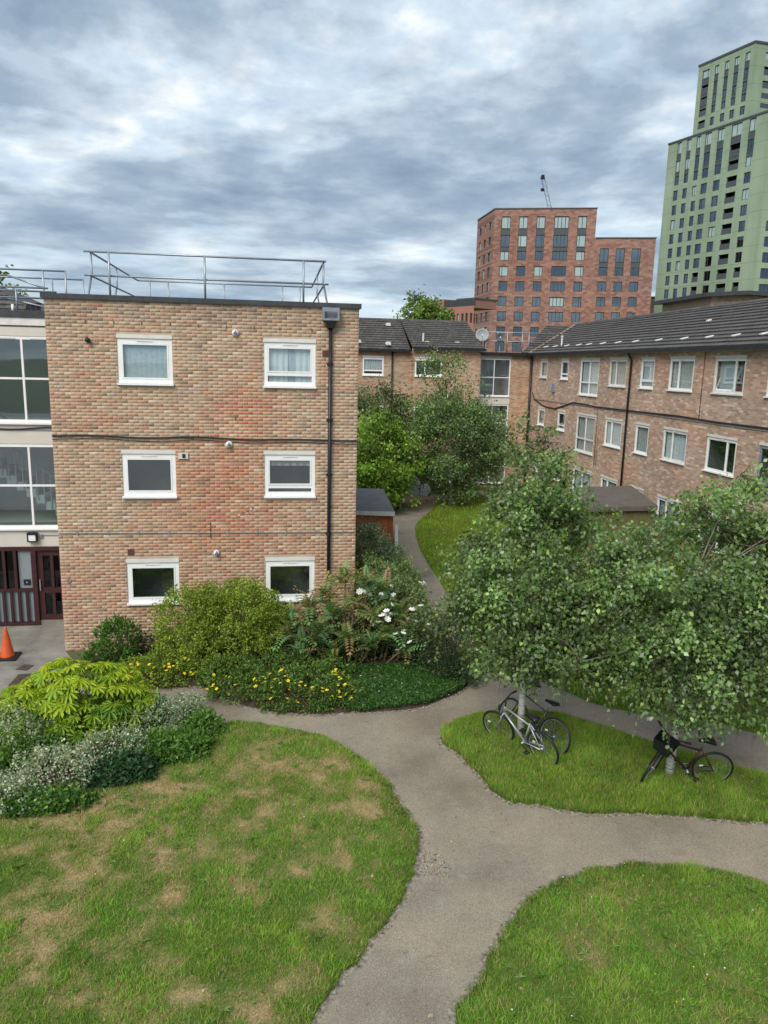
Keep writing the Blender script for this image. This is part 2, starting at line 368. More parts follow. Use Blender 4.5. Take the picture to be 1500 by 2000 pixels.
# ------------------------------------------------------------------ ground, paths, lawns, beds
def struct(name, me, label=None):
    o = link(name, me); o['kind'] = 'structure'
    if label: o['label'] = label
    return o
def ground_mat():
    m, t, b, o = new_mat('far_ground'); setspec(b, 0.95, 0.1)
    c = ramp(t, pos_noise(t, 0.5, 8, 0.65), [(0.35, (.07,.10,.03)), (0.55, (.10,.11,.05)), (0.7, (.14,.12,.08))]); t.links.new(c, b.inputs['Base Color'])
    bump(t, b, pos_noise(t, 12, 4), 0.5, 0.03); return m
def path_mat():
    m, t, b, o = new_mat('worn_tarmac_path'); setspec(b, 0.92, 0.2)
    c = ramp(t, pos_noise(t, 90, 3, 0.7), [(0.30, (.125,.104,.080)), (0.5, (.265,.226,.174)), (0.68, (.41,.36,.285))])
    br = ramp(t, pos_noise(t, 0.55, 5, 0.6), [(0.33, (.74,.72,.71)), (0.5, (1,1,1)), (0.66, (1.22,1.17,1.08))])
    c = mixc(t, 1.0, c, br, 'MULTIPLY')
    dirt = ramp(t, pos_noise(t, 1.7, 8, 0.72), [(0.53, 0.0), (0.70, 0.6)])
    pale = ramp(t, pos_noise(t, 3.1, 7, 0.7), [(0.56, 0.0), (0.72, 0.5)]); c = mixc(t, pale, c, (.36,.335,.29))
    dk = ramp(t, pos_noise(t, 7.0, 6, 0.7), [(0.60, 0.0), (0.68, 0.5)]); c = mixc(t, dk, c, (.10,.085,.07))
    c = mixc(t, dirt, c, (.22,.175,.125)); t.links.new(c, b.inputs['Base Color'])
    bump(t, b, pos_noise(t, 75, 3, 0.7), 0.5, 0.006); return m
def conc_mat():
    m, t, b, o = new_mat('stained_concrete'); setspec(b, 0.85, 0.25)
    c = ramp(t, pos_noise(t, 1.1, 7, 0.65), [(0.32, (.13,.125,.105)), (0.5, (.22,.21,.18)), (0.7, (.31,.30,.265))])
    f = ramp(t, pos_noise(t, 60, 2), [(0.3, .85), (0.7, 1.15)]); t.links.new(mixc(t, 1.0, c, f, 'MULTIPLY'), b.inputs['Base Color'])
    bump(t, b, pos_noise(t, 50, 3), 0.2, 0.005); return m
def turf_mat(name, dry):
    m, t, b, o = new_mat(name); setspec(b, 0.95, 0.1); at = N(t, 'ShaderNodeAttribute', attribute_name='Col')
    g = ramp(t, pos_noise(t, 38, 5, 0.75), [(0.3, .55), (0.7, 1.4)]); g2 = ramp(t, pos_noise(t, 5, 5, 0.7), [(0.3, (.8,.88,.85)), (0.7, (1.2,1.1,1.1))])
    t.links.new(mixc(t, 1.0, mixc(t, 1.0, at.outputs['Color'], g, 'MULTIPLY'), g2, 'MULTIPLY'), b.inputs['Base Color'])
    bump(t, b, pos_noise(t, 55, 4, 0.7), 0.8, 0.02); return m
M_soil = pmat('bed_soil', (.065,.048,.034), 0.95, 0.45, 9, 0.1, bmp=0.8, bscale=30)
M_path = path_mat(); M_conc = conc_mat(); M_turf = turf_mat('dry_turf', 1.0); M_turf2 = turf_mat('lush_turf', 0.0)

S = 2500
g = MB(); g.quad((-S,-S,0), (S,-S,0), (S,S,0), (-S,S,0)); struct('ground', g.mesh('ground', ground_mat()))
g = MB(); g.poly([(-5.0,4,.004), (12.2,4,.004), (14.2,9.5,.004), (14.2,12,.004), (9.5,13.2,.004), (6,16,.004), (5.6,25,.004), (6.4,31.5,.004), (9.6,38.2,.004), (14,39.6,.004), (14,41.2,.004), (6.8,40.3,.004), (5.4,36,.004), (5.0,32,.004), (4.5,27,.004), (4.1,22,.004), (3.9,16,.004), (-5.0,16,.004)])
struct('path', g.mesh('path', M_path))
g = MB(); g.quad((-14,14.4,.008), (-3.2,14.4,.008), (-5.03,17.79,.008), (-14,17.79,.008)); g.quad((-14,17.79,.008), (-5.03,17.79,.008), (-5.03,19.75,.008), (-14,19.75,.008))
struct('forecourt_paving', g.mesh('forecourt_paving', M_conc))

g = MB(); g.quad((-40,-60,.004), (40,-60,.004), (40,3.9,.004), (-40,3.9,.004)); struct('rear_reflection_sheet', g.mesh('rear_reflection_sheet', pmat('pale_reflection_sheet', (.34,.33,.31), .85, .15, 1.5)))  # unseen pale sheet behind the camera, added so the block's windows reflect grey
def smooth_poly(P, n=6, jit=0.02, seed=1):
    P = [np.array(p, float) for p in P]; out = []; k = len(P); r = np.random.default_rng(seed)
    for i in range(k):
        a, b, c, d = P[i-1], P[i], P[(i+1) % k], P[(i+2) % k]
        for j in range(n):
            t = j/n; q = 0.5*((2*b)+(-a+c)*t+(2*a-5*b+4*c-d)*t*t+(-a+3*b-3*c+d)*t**3); out.append(q + r.normal(0, jit, 2))
    return np.array(out)
def inside(P, x, y):
    r = np.zeros(len(x), bool); n = len(P)
    for i in range(n):
        x1, y1 = P[i]; x2, y2 = P[(i+1) % n]
        c = ((y1 > y) != (y2 > y)) & (x < (x2-x1)*(y-y1)/(y2-y1+1e-12)+x1); r ^= c
    return r
def edge_dist(P, x, y):
    d = np.full(len(x), 1e9); n = len(P)
    for i in range(n):
        a = P[i]; b = P[(i+1) % n]; e = b-a; l = e@e+1e-12
        t = np.clip(((x-a[0])*e[0]+(y-a[1])*e[1])/l, 0, 1); d = np.minimum(d, np.hypot(x-a[0]-t*e[0], y-a[1]-t*e[1]))
    return d
def zlawn(P, x, y, h, rise=0.35):
    e = edge_dist(P, x, y); s = np.clip(e/rise, 0, 1); return 0.012 + h*s*s*(3-2*s) + 0.03*np.clip(e, 0, 1)*(fbm(x, y, 0.7)-0.5)
def dry_fn(x, y, e, dry):
    patch = fbm(x, y, .75)*.65+fbm(x+31, y+17, 2.3)*.35; edge = np.clip(1-e/.5, 0, 1)
    far = np.clip((y-8.0)/4, 0, 1)*.05 + np.clip((-x-.5)/4, 0, 1)*.04
    return np.clip((patch+.75*(fbm(x+3, y+5, 3.6)-.5)-.60+dry*(.165+far))*2.8, 0, 1)*(1-edge*.9)*min(1, .2+dry)
def lawn(name, P, m, h=0.06, step=0.22, dry=None):
    x0, y0 = P.min(0); x1, y1 = P.max(0); X, Y = np.meshgrid(np.arange(x0, x1, step), np.arange(y0, y1, step)); X = X.ravel()+RNG.uniform(-.06,.06,X.size); Y = Y.ravel()+RNG.uniform(-.06,.06,Y.size)
    k = inside(P, X, Y); X = X[k]; Y = Y[k]; k = edge_dist(P, X, Y) > 0.06; X = X[k]; Y = Y[k]
    vs2 = [Vector((a, b)) for a, b in P] + [Vector((a, b)) for a, b in zip(X, Y)]; n = len(P)
    V, E, F, _, _, _ = delaunay_2d_cdt(vs2, [(i, (i+1) % n) for i in range(n)], [], 1, 1e-5)
    A = np.array([(v.x, v.y) for v in V]); z = zlawn(P, A[:,0], A[:,1], h)
    e = edge_dist(P, A[:,0], A[:,1]); z[e < 1e-3] = 0.0055
    me = bpy.data.meshes.new(name); me.from_pydata([(a, b, c) for (a, b), c in zip(A, z)], [], [tuple(f) for f in F]); me.materials.append(m)
    if dry is not None:
        q = dry_fn(A[:,0], A[:,1], e, dry)[:, None]; c = np.array([.115,.175,.035])*(1-q)+np.array([.40,.30,.165])*q; rgba = np.ones((len(A), 4), np.float32); rgba[:, :3] = c
        at = me.color_attributes.new('Col', 'FLOAT_COLOR', 'POINT'); at.data.foreach_set('color', rgba.ravel())
    me.polygons.foreach_set('use_smooth', [True]*len(me.polygons)); return struct(name, me)
P_left = smooth_poly([(-7.5,11.2), (-4.38,11.48), (-3.34,11.38), (-2.12,12.18), (-1.3,13.1), (-0.86,13.72), (0.17,13.35), (0.92,12.88), (1.42,12.17), (1.81,11.3), (2.02,10.26), (2.02,9.62), (1.77,8.87), (1.47,8.31), (1.07,7.75), (0.66,7.26), (0.35,6.76), (0.0,6.0), (-0.3,4.5), (-4,4.3), (-7.5,4.5)], 6, 0.022, 3)
P_right = smooth_poly([(1.5,5.6), (1.87,6.58), (2.23,7.08), (2.62,7.58), (2.93,7.97), (3.52,8.47), (4.29,8.75), (5.09,8.83), (5.8,8.69), (6.29,8.47), (6.9,8.05), (8.3,7.3), (9,5.5), (8,4.3), (4,4.2), (1.6,4.5)], 6, 0.02, 4)
P_isl = smooth_poly([(3.06,12.62), (3.24,13.12), (3.7,13.45), (4.19,13.62), (4.86,13.67), (5.72,13.36), (6.48,12.64), (7.38,11.76), (8.45,10.78), (9.2,9.9), (9.0,9.3), (8.2,9.38), (7.58,9.53), (6.84,9.74), (5.69,10.0), (4.71,10.11), (4.21,10.37), (3.61,10.65), (3.35,11.63)], 6, 0.02, 5)
P_far = smooth_poly([(5.0,16.6), (5.2,20.5), (5.33,25.35), (5.64,29.37), (6.17,31.86), (7.35,34.77), (8.89,37.9), (12,39.2), (14.3,39), (14.3,26), (14.3,13.5), (12.5,11.2), (9.6,12.1), (8.77,12.85), (8.15,13.13), (7.36,13.32), (6.54,13.99), (5.92,15.1)], 5, 0.02, 6)
P_wild = smooth_poly([(1.95,25), (3.6,25), (4.4,28), (4.9,32), (5.3,36), (6.3,39.2), (9.5,40.8), (12,41.2), (8,41.8), (2,41.5), (0,34)], 4, 0.03, 8)
P_bed = smooth_poly([(-3.4,15.9), (-2.31,15.43), (-1.56,15.45), (-1.31,15.08), (-0.44,14.28), (0.58,13.96), (1.41,13.92), (2.24,13.92), (3.01,14.08), (3.94,14.74), (4.32,15.52), (4.45,17.5), (4.4,20), (4.5,24), (3.2,24.6), (2.05,24.4), (2.0,20), (1.95,17.75), (-1,17.75), (-3.6,17.75), (-4.3,17.2)], 5, 0.015, 9)
P_bedl = smooth_poly([(-7.5,11.3), (-4.4,11.55), (-3.34,11.45), (-2.12,12.25), (-1.3,13.15), (-1.12,13.9), (-1.75,14.25), (-2.3,14.55), (-2.75,15.0), (-3.3,15.15), (-4.4,15.3), (-5.4,14.8), (-7.5,14.2)], 5, 0.015, 10)
lawn('lawn_left', P_left, M_turf, 0.07, .12, 1.0); lawn('lawn_right', P_right, M_turf, 0.07, .14, .3); lawn('lawn_island', P_isl, M_turf, 0.09, .16, .05)
lawn('lawn_far', P_far, M_turf, 0.06, 0.5, .0); lawn('lawn_wild', P_wild, M_turf, 0.06, 0.5, .2)
lawn('planting_bed', P_bed, M_soil, 0.08, 0.3); lawn('planting_bed_left', P_bedl, M_soil, 0.08, 0.3)

def verge(P, seed, wmax=.13):
    r = np.random.default_rng(seed); d = np.roll(P, -1, 0)-np.roll(P, 1, 0); nn = np.stack([d[:,1], -d[:,0]], 1)/(np.hypot(d[:,0], d[:,1])[:, None]+1e-9)
    w_ = wmax*(.15+1.0*vnoise(P[:,0]+seed, P[:,1], 1.6))*r.uniform(.5, 1.2, len(P)); O = P+nn*w_[:, None]; I = P-nn*.08; mb = MB(); n = len(P)
    for i in range(n): j = (i+1) % n; mb.quad((*I[i],.0048+.0002*seed), (*O[i],.0048+.0002*seed), (*O[j],.0048+.0002*seed), (*I[j],.0048+.0002*seed))
    struct('verge_soil', mb.mesh('verge_soil', M_verge))
M_verge = pmat('gritty_soil_edge', (.13,.105,.08), .95, .55, 16, .1, bmp=.8, bscale=70, c2=(.27,.235,.19))
for i, P in enumerate((P_left, P_right, P_isl, P_bed, P_bedl)): verge(P, i)

# ------------------------------------------------------------------ left three-storey brick block
D = 17.79; XL, XR = -5.03, 1.91; ZT = 8.20
PF = Plane(0, D, 1, 0)
blk = thing('brick_apartment_block', 'three-storey buff and red brick end block with flat roof and downpipe', 'building', (-1.56, D, 0))
WIN = [(u0, u1, zt-1.12, zt) for zt in (7.4525, 4.8525, 2.2525) for (u0, u1) in ((-3.53,-2.335), (-0.282,0.906))]
mb = MB(); wall_holes(mb, PF, XL, XR, 0, ZT, WIN, 0.12, 0.0); front = part('wall', mb, M_mortar, blk)
BK_SIDE = brick_mat('buff_brick_side', (0, 1), BUFF, (.43,.37,.30))
mb = MB(); mb.quad((XR,D,0), (XR,27.2,0), (XR,27.2,ZT), (XR,D,ZT)); mb.quad((XL,27.2,0), (XL,D,0), (XL,D,ZT), (XL,27.2,ZT)); mb.quad((XR,27.2,0), (XL,27.2,0), (XL,27.2,ZT), (XR,27.2,ZT))
part('side_wall', mb, BK_SIDE, blk)
mb = MB(); mb.quad((XL,D,ZT-.02), (XR,D,ZT-.02), (XR,27.2,ZT-.02), (XL,27.2,ZT-.02)); part('roof', mb, M_felt, blk)
mb = MB(); mb.box(XL-.06, XR+.05, D-.055, D+.18, ZT-.02, ZT+.085); mb.box(XL-.06, XL+.14, D+.18, 27.25, ZT-.018, ZT+.084); mb.box(XR-.14, XR+.05, D+.18, 27.25, ZT-.018, ZT+.084); mb.box(XL+.14, XR-.14, 27.05, 27.25, ZT-.018, ZT+.084)
part('coping', mb, M_felt, blk)

def brick_col(x, z, r):
    red = (0.9*math.exp(-((x+0.75)/0.75)**2-((z-5.75)/0.75)**2) + 0.95*math.exp(-((x+1.2)/1.5)**2-((z-4.1)/0.9)**2) + 0.8*math.exp(-((x+1.3)/1.3)**2-((z-3.0)/0.7)**2)
           + 0.3*math.exp(-((z-1.6)/1.2)**2) + 0.25*math.exp(-((x+4.4)/.6)**2-((z-5.9)/.8)**2))
    red *= 0.55 + 0.9*float(fbm(np.array([x]), np.array([z]), 0.9)[0])
    top = max(0, min(1, (z-7.35)/0.7)); top *= 0.4+1.0*float(vnoise(np.array([x+9]), np.array([z]), 0.8)[0])
    pink = max(0, min(1, (2.6-z)/1.5))
    wt = [3.0*(1-.5*pink), 3.0, 1.7+2.0*pink, 1.3+1.8*top, 0.45+2.2*top, 0.7+4.2*red, 0.25+3.4*red, 0.8, 0.7+1.2*top]
    return r.choices(range(9), wt)[0], round(min(1, red)*3)/3, round(top*2)/2
def stain(x, z):   # soot below the coping, run-off under the sills, pale bloom mid-wall (steps so that alike bricks share a mesh)
    k = 1.0
    if z > 7.5: k -= .18*(z-7.5)/.7*(.3+1.2*float(vnoise(np.array([x*1.0]), np.array([3.0]), 1.1)[0]))
    for (a, b, lo, hi) in WIN:
        if z < lo and lo-z < .7 and (abs(x-a) < .14 or abs(x-b) < .14): k -= .12*(1-(lo-z)/.7)
    if z < .5: k -= .14*(1-z/.5)
    k += .12*math.exp(-((x+.95)/.35)**2-((z-5.45)/.35)**2)
    k += .10*(float(fbm(np.array([x+20.0]), np.array([z]), .55)[0])-.5)
    return round(k*10)/10
rb = random.Random(11); BW, BH, BL, BT = 0.225, 0.075, 0.2155, 0.0655
bricks = []
row = 0; z = 0.004
while z+BT < ZT-0.015:
    x = XL - (BW/2 if row % 2 else 0)
    while x < XR:
        segs = [(max(x, XL), min(x+BL, XR))]
        for (a, b, lo, hi) in WIN:
            if z+BT > lo-0.002 and z < hi+0.002:
                ns = []
                for (p, q) in segs:
                    if q <= a-0.002 or p >= b+0.002: ns.append((p, q))
                    else:
                        if p < a-0.02: ns.append((p, a-0.004))
                        if q > b+0.02: ns.append((b+0.004, q))
                segs = ns
        for (p, q) in segs:
            if q-p > 0.02:
                zz2 = z; hh = BT
                bricks.append((p, q, zz2, zz2+hh, brick_col((p+q)/2, z, rb), rb.choice((0.95, 1.0, 1.06))*stain((p+q)/2, z), rb.uniform(0.0015, 0.004)))
        x += BW
    z += BH; row += 1
full = [i for i, b in enumerate(bricks) if abs(b[1]-b[0]-BL) < 1e-4]
full.sort(key=lambda i: (bricks[i][0]-0.0)**2 + (bricks[i][2]-6.2)**2 if bricks[i][0] < 1.0 else 99)
solo = set(full[:300])
def bcol(c3, br): ci, rd, tp = c3; return np.array(BUFF[ci])*br*(np.array([1.02,1.02,1.0])*(1-rd)+np.array([1.03,.80,.70])*rd)*(1-.12*tp)
def brick_geo(p, q, a, b, pr):   # face proud of the mortar by pr, edges slightly chamfered
    c = 0.001
    V = [(p,0,a), (q,0,a), (q,0,b), (p,0,b), (p+c,-pr,a+c), (q-c,-pr,a+c), (q-c,-pr,b-c), (p+c,-pr,b-c)]
    return V, [(4,5,6,7), (0,1,5,4), (1,2,6,5), (2,3,7,6), (3,0,4,7)]
cache = {}
for i in sorted(solo):
    p, q, a, b, ci, br, pr = bricks[i]; k = (ci, br)
    if k not in cache:
        V, F = brick_geo(-BL/2, BL/2, 0, BT, 0.003); c = np.tile(bcol(ci, br), (8, 1)); cache[k] = np_mesh('brick', V, F, M_bricks, c)
    o = link('brick', cache[k], front); o.location = ((p+q)/2, D+0.0005, a)
V = []; F = []; Cc = []
for i, (p, q, a, b, ci, br, pr) in enumerate(bricks):
    if i in solo: continue
    v, f = brick_geo(p, q, a, b, pr); n = len(V); V += [(x, D+y, zz) for x, y, zz in v]; F += [tuple(n+k for k in ff) for ff in f]; Cc += [bcol(ci, br)]*8
bf = link('brick_field', np_mesh('brick_field', V, F, M_bricks, np.array(Cc)), front); bf['kind'] = 'stuff'

W_ = [None]*6
W_[0] = window(blk, PF, *WIN[0], fw=0.085, curt=[(.02,.98,.02,.98,M_blind,.09)])
W_[1] = window(blk, PF, *WIN[1], fw=0.085, trans=(.27,), curt=[(.02,.46,.05,.93,M_curtain,.11), (.46,.6,.05,.93,M_blind,.12), (.6,.98,.05,.93,M_curtain,.11)])
W_[2] = window(blk, PF, *WIN[2], fw=0.085)
W_[3] = window(blk, PF, *WIN[3], fw=0.085, trans=(.22,), curt=[(.03,.97,.72,.97,M_curtaing,.12)])
W_[4] = window(blk, PF, *WIN[4], fw=0.085)
W_[5] = window(blk, PF, *WIN[5], fw=0.085)
for i, wo in enumerate(W_):   # inner opening sash and handle
    u0, u1, v0, v1 = WIN[i]; vt = v1-.085; lo = v0+.045+.0935 if i not in (1, 3) else v0+.045+(vt-v0-.045)*(.27 if i == 1 else .22)+.04
    s = MB(); a, b, e, f = u0+.088, u1-.088, lo+.003, vt-.109; k = .03
    PF.box(s, a, a+k, e, f, .004, .036); PF.box(s, b-k, b, e, f, .004, .036); PF.box(s, a+k, b-k, f-k, f, .004, .036); PF.box(s, a+k, b-k, e, e+k, .004, .036)
    part('sash', s, M_upvc, wo)
# downpipe and hopper
mb = MB(); mb.tube([(1.245,D-.075,7.72), (1.245,D-.075,0.05)], 0.042, 12)
dp_ = part('downpipe', mb, M_black, blk, True)
for zz in (6.9, 5.6, 4.3, 2.85, 1.5):
    m2 = MB(); m2.lathe((1.245,D-.075,zz), [(.05,-.04), (.05,.04)], 12); m2.box(1.17, 1.32, D-.03, D-.012, zz-.025, zz+.025); part('pipe_bracket', m2, M_black, dp_)
mb = MB(); mb.hexa([(1.16,D-.17,7.72), (1.33,D-.17,7.72), (1.33,D-.012,7.72), (1.16,D-.012,7.72), (1.11,D-.21,7.88), (1.38,D-.21,7.88), (1.38,D-.012,7.88), (1.11,D-.012,7.88)])
hp = part('hopper', mb, M_black, blk)
mb = MB()
for a, b in (((1.05,1.10)), ((1.39,1.44))): mb.box(a, b, D-.2, D-.012, 7.885, 8.17)
mb.box(1.10, 1.39, D-.2, D-.17, 8.08, 8.17); mb.box(1.10, 1.39, D-.2, D-.17, 7.885, 7.93); mb.box(1.10, 1.39, D-.06, D-.012, 7.9, 8.16); part('hopper_box', mb, M_lead, hp)
def wall_vent(x, z, m, r=0.075):
    v = MB(); v.lathe((x,D-.01,z), [(r*1.05,0), (r*1.05,.02), (r*.8,.05), (r*.8,.06)], 18, (0,-1,0)); o = part('wall_vent', v, m, blk, True)
    v = MB(); v.lathe((x,D-.072,z-.01), [(r*.5,0), (r*.42,.02)], 14, (0,-1,0)); part('vent_opening', v, M_black, o)
    v = MB(); v.box(x-.012, x+.012, D-.1, D-.075, z-.05, z+.06); part('vent_bar', v, M_lead, o)
wall_vent(-0.92, 7.55, M_upvc); wall_vent(-1.1, 5.0, M_upvc, .08); wall_vent(-1.44, 2.39, M_upvc, .07)
mb = MB(); mb.tube([(-4.14,D-.005,7.30), (-4.14,D-.13,7.30)], .05, 12); part('overflow_pipe', mb, M_black, blk, True)
mb = MB(); mb.box(-2.26, -2.04, D-.05, D-.012, 4.66, 4.80); o = part('vent_box', mb, M_cream, blk); mb = MB(); mb.box(-2.17, -2.10, D-.062, D-.052, 4.685, 4.775); part('vent_slot', mb, M_black, o)
for x, zz in ((-3.42, 2.36), (1.14, 7.07)):
    mb = MB(); mb.box(x-.075, x+.075, D-.02, D-.002, zz, zz+.145); o = part('air_brick', mb, M_terra, blk)
    m2 = MB()
    for i in range(3):
        for j in range(4): m2.box(x-.055+i*.042, x-.03+i*.042, D-.0235, D-.021, zz+.016+j*.032, zz+.034+j*.032)
    part('air_hole', m2, M_black, o)
# small rusty weep slots and hooks below the roof
for x, zz in ((-4.18,7.70), (-3.58,7.70), (-2.98,7.70), (-2.36,7.70), (-1.74,7.68), (-1.12,7.68), (-0.5,7.68), (0.08,7.66), (0.82,7.66), (-0.95,5.62), (-1.10,3.98)):
    mb = MB(); mb.box(x-.008, x+.008, D-.022, D-.002, zz-.03, zz+.035); part('weep_tie', mb, M_terra, blk)
def cable(name, pts, r, m, parent, n=6): mb = MB(); mb.tube(pts, r, n); return part(name, mb, m, parent, True)
cp = [(x, D-.03-.01*sin(x*9), 5.175-.008*(x+5)+.018*sin(x*2.6)*(1 if x < 0 else .3)) for x in np.linspace(-5.03, 1.9, 40)]
cable('cable', cp, .019, M_cable, blk); cable('cable', [(x, y+.006, zz-.075+.01*sin(x*3)) for x, y, zz in cp], .008, M_cable, blk)
cable('conduit', [(XL+.01,D-.022,2.905), (1.88,D-.022,2.87)], .010, M_lead, blk)
for x in np.linspace(-4.6, 1.6, 10):
    mb = MB(); mb.box(x-.014, x+.014, D-.035, D-.012, 2.865, 2.93); part('conduit_clip', mb, M_lead, blk)
cable('cable', [(-1.57,D-.02,3.14), (-1.565,D-.02,2.75)], .008, M_cable, blk)
# flecks of white paint, blue scribble
M_fleck = pmat('white_paint_fleck', (.68,.62,.53), 0.8, 0.1, 20); M_scrib = pmat('blue_spray_paint', (.16,.20,.27), 0.7, 0.3, 30)
rs = random.Random(5)
for i in range(26):
    x = -0.72+rs.gauss(0,.15); zz = 3.42+rs.gauss(0,.09); a = rs.uniform(.012,.035); b = rs.uniform(.008,.022); mb = MB(); mb.poly([(x+a*cos(t)*rs.uniform(.6,1.2), D-.0135, zz+b*sin(t)*rs.uniform(.6,1.2)) for t in np.linspace(0, 2*pi, 9)[:-1]]); part('paint_fleck', mb, M_fleck, blk)
mb = MB(); mb.tube([(-4.90,D-.0125,1.76), (-4.86,D-.0125,1.80), (-4.80,D-.0125,1.77), (-4.82,D-.0125,1.71), (-4.88,D-.0125,1.72), (-4.84,D-.0125,1.66), (-4.76,D-.0125,1.60)], .009, 5); part('spray_scribble', mb, M_scrib, blk)

# ------------------------------------------------------------------ stair tower on the left
YT = 19.7; PT = Plane(0, YT, 1, 0)
st = thing('stair_tower', 'recessed cream stair tower with large white-framed windows and maroon entrance', 'building', (-8, YT, 0))
def pb(name, u0, u1, v0, v1, d0, d1, m, parent=st):
    mb = MB(); PT.box(mb, u0, u1, v0, v1, d0, d1); return part(name, mb, m, parent)
TL = -12.0; TR = XL-.004
pb('roof_edge', TL, TR, 7.84, 8.0, -.06, .3, M_felt); pb('fascia', TL, TR, 7.655, 7.835, -.03, .3, M_upvc_old); pb('fascia_gap', TL, TR, 7.615, 7.652, .02, .3, M_lead)
pb('spandrel_panel', TL, TR, 7.40, 7.612, 0, .2, M_cream); pb('spandrel_panel', TL, TR, 4.77, 5.255, 0, .2, M_cream); pb('spandrel_panel', TL, TR, 2.13, 2.565, 0, .2, M_cream)
pb('drip_rail', TL, TR, 5.10, 5.13, -.015, -.002, M_lead)
mb = MB(); mb.quad((TL,YT+.3,7.95), (TR,YT+.3,7.95), (TR,27,7.95), (TL,27,7.95)); part('roof', mb, M_felt, st)
for (v0, v1, tr) in ((5.26, 7.395, .515), (2.57, 4.765, .51)):
    window(st, PT, -9.45, -5.11, v0, v1, mulls=tuple((x+9.45)/4.34 for x in (-8.35, -7.25, -6.16)), trans=(tr,), fw=.06, lintel=0.0, sill=True, vent=False, room=3.2, roommat=M_room, curt=None)
    pb('window_post', TL, -9.47, v0+.003, v1-.003, .01, .2, M_cream)
pb('trickle_vent', -5.95, -5.25, 7.33, 7.36, -.012, .006, M_upvc_old); pb('trickle_vent', -7.05, -6.3, 7.33, 7.36, -.012, .006, M_upvc_old)
# stairs inside behind the lower window
mb = MB()
for i in range(9):
    x = -7.75+i*.235; zt = 4.35-i*.175; mb.box(x, x+.24, YT+.95, YT+1.9, zt-.22, zt)
part('stair_flight', mb, pmat('stair_terrazzo', (.40,.44,.42), .6, .1, 6), st)
mb = MB(); mb.tube([(-7.75,YT+.93,5.25), (-5.75,YT+.93,3.72)], .022, 6); part('handrail', mb, M_galv, st)
for i in range(12):
    x = -7.65+i*.17; zt = 5.17-(x+7.65)*.765; mb = MB(); mb.box(x-.012, x+.012, YT+.918, YT+.942, zt-.95, zt); part('baluster', mb, M_galv, st)
mb = MB(); mb.tube([(-7.75,YT+2.0,5.55), (-5.9,YT+2.0,4.30), (-5.2,YT+2.0,4.25)], .022, 6); part('handrail', mb, M_black, st)
cable('cable', [(x, YT-.03, 5.165+.03*sin((x+6)*3)-.05*max(0, x+5.7)) for x in np.linspace(-9, -5.05, 20)], .018, M_cable, st)
# lamp
mb = MB(); mb.box(-6.30, -6.07, YT-.13, YT-.002, 2.27, 2.30); mb.box(-6.30, -6.07, YT-.13, YT-.002, 2.46, 2.51); mb.box(-6.30, -6.275, YT-.13, YT-.002, 2.30, 2.46); mb.box(-6.095, -6.07, YT-.13, YT-.002, 2.30, 2.46)
lp = part('wall_lamp', mb, M_black, st); mb = MB(); mb.box(-6.272, -6.098, YT-.115, YT-.01, 2.303, 2.457); part('lamp_diffuser', mb, M_upvc, lp)
pb('junction_box', -6.04, -5.95, 2.36, 2.45, -.04, -.002, M_lead); cable('conduit', [(-5.95,YT-.02,2.43), (-5.04,YT-.02,2.43)], .01, M_lead, st)
# entrance screen and door
pb('entrance_beam', TL, TR, 2.03, 2.128, -.04, .1, M_maroon); pb('screen_frame', -6.27, -6.15, .03, 2.028, -.04, .08, M_maroon); pb('screen_frame', -12, -6.275, .03, .11, -.04, .08, M_maroon); pb('screen_frame', -12, -6.275, .95, 1.02, -.04, .08, M_maroon)
pb('lower_panel', -12, -6.275, .112, .948, .03, .05, M_greypanel); pb('upper_panel', -6.60, -6.275, 1.022, 2.028, .03, .05, M_greypanel); pb('dark_glazing', -12, -6.605, 1.022, 2.028, .03, .05, glass_mat('door_glass', (.12,.14,.15), (.8,.9,.95), 1.5, .02, .02))
for x in np.arange(-8.9, -6.35, .19): pb('slat', x-.03, x+.03, .112, .948, -.05, -.008, M_maroon)
for x in (-8.2, -7.85, -7.5, -7.15, -6.93, -6.66): pb('slat', x-.035, x+.035, 1.022, 2.028, -.05, .0, M_maroon)
for x in (-7.05, -6.78): pb('handle_bar', x-.012, x+.012, 1.03, 1.55, .055, .07, M_galv)
ic = pb('intercom', -6.50, -6.33, 1.10, 1.25, .012, .029, M_black); pb('intercom_button', -6.435, -6.395, 1.155, 1.195, .0, .0115, M_galv, ic)
pb('door_step', -6.15, TR, .009, .14, .0, .6, M_conc)
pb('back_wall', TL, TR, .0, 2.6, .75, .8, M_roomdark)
pd = thing  # (alias unused)
dr = pb('door', -6.148, TR, .145, .29, .02, .07, M_maroon)
for a, b, e, f in ((-6.148,-6.0,.292,2.028), (-5.12,TR,.292,2.028), (-5.998,-5.122,.88,1.02), (-5.998,-5.122,1.88,2.028)): pb('door_rail', a, b, e, f, .022, .068, M_maroon, dr)
for x in (-5.78, -5.56, -5.34): pb('door_slat', x-.04, x+.04, .292, .878, .012, .06, M_maroon, dr); pb('door_slat', x-.04, x+.04, 1.022, 1.878, .012, .06, M_maroon, dr)
pb('door_pane', -5.998, -5.122, .292, .878, .061, .066, MATS['door_glass'], dr); pb('door_pane', -5.998, -5.122, 1.022, 1.878, .061, .066, MATS['door_glass'], dr)
pb('door_handle', -6.10, -6.075, .95, 1.25, -.03, .018, M_galv, dr)

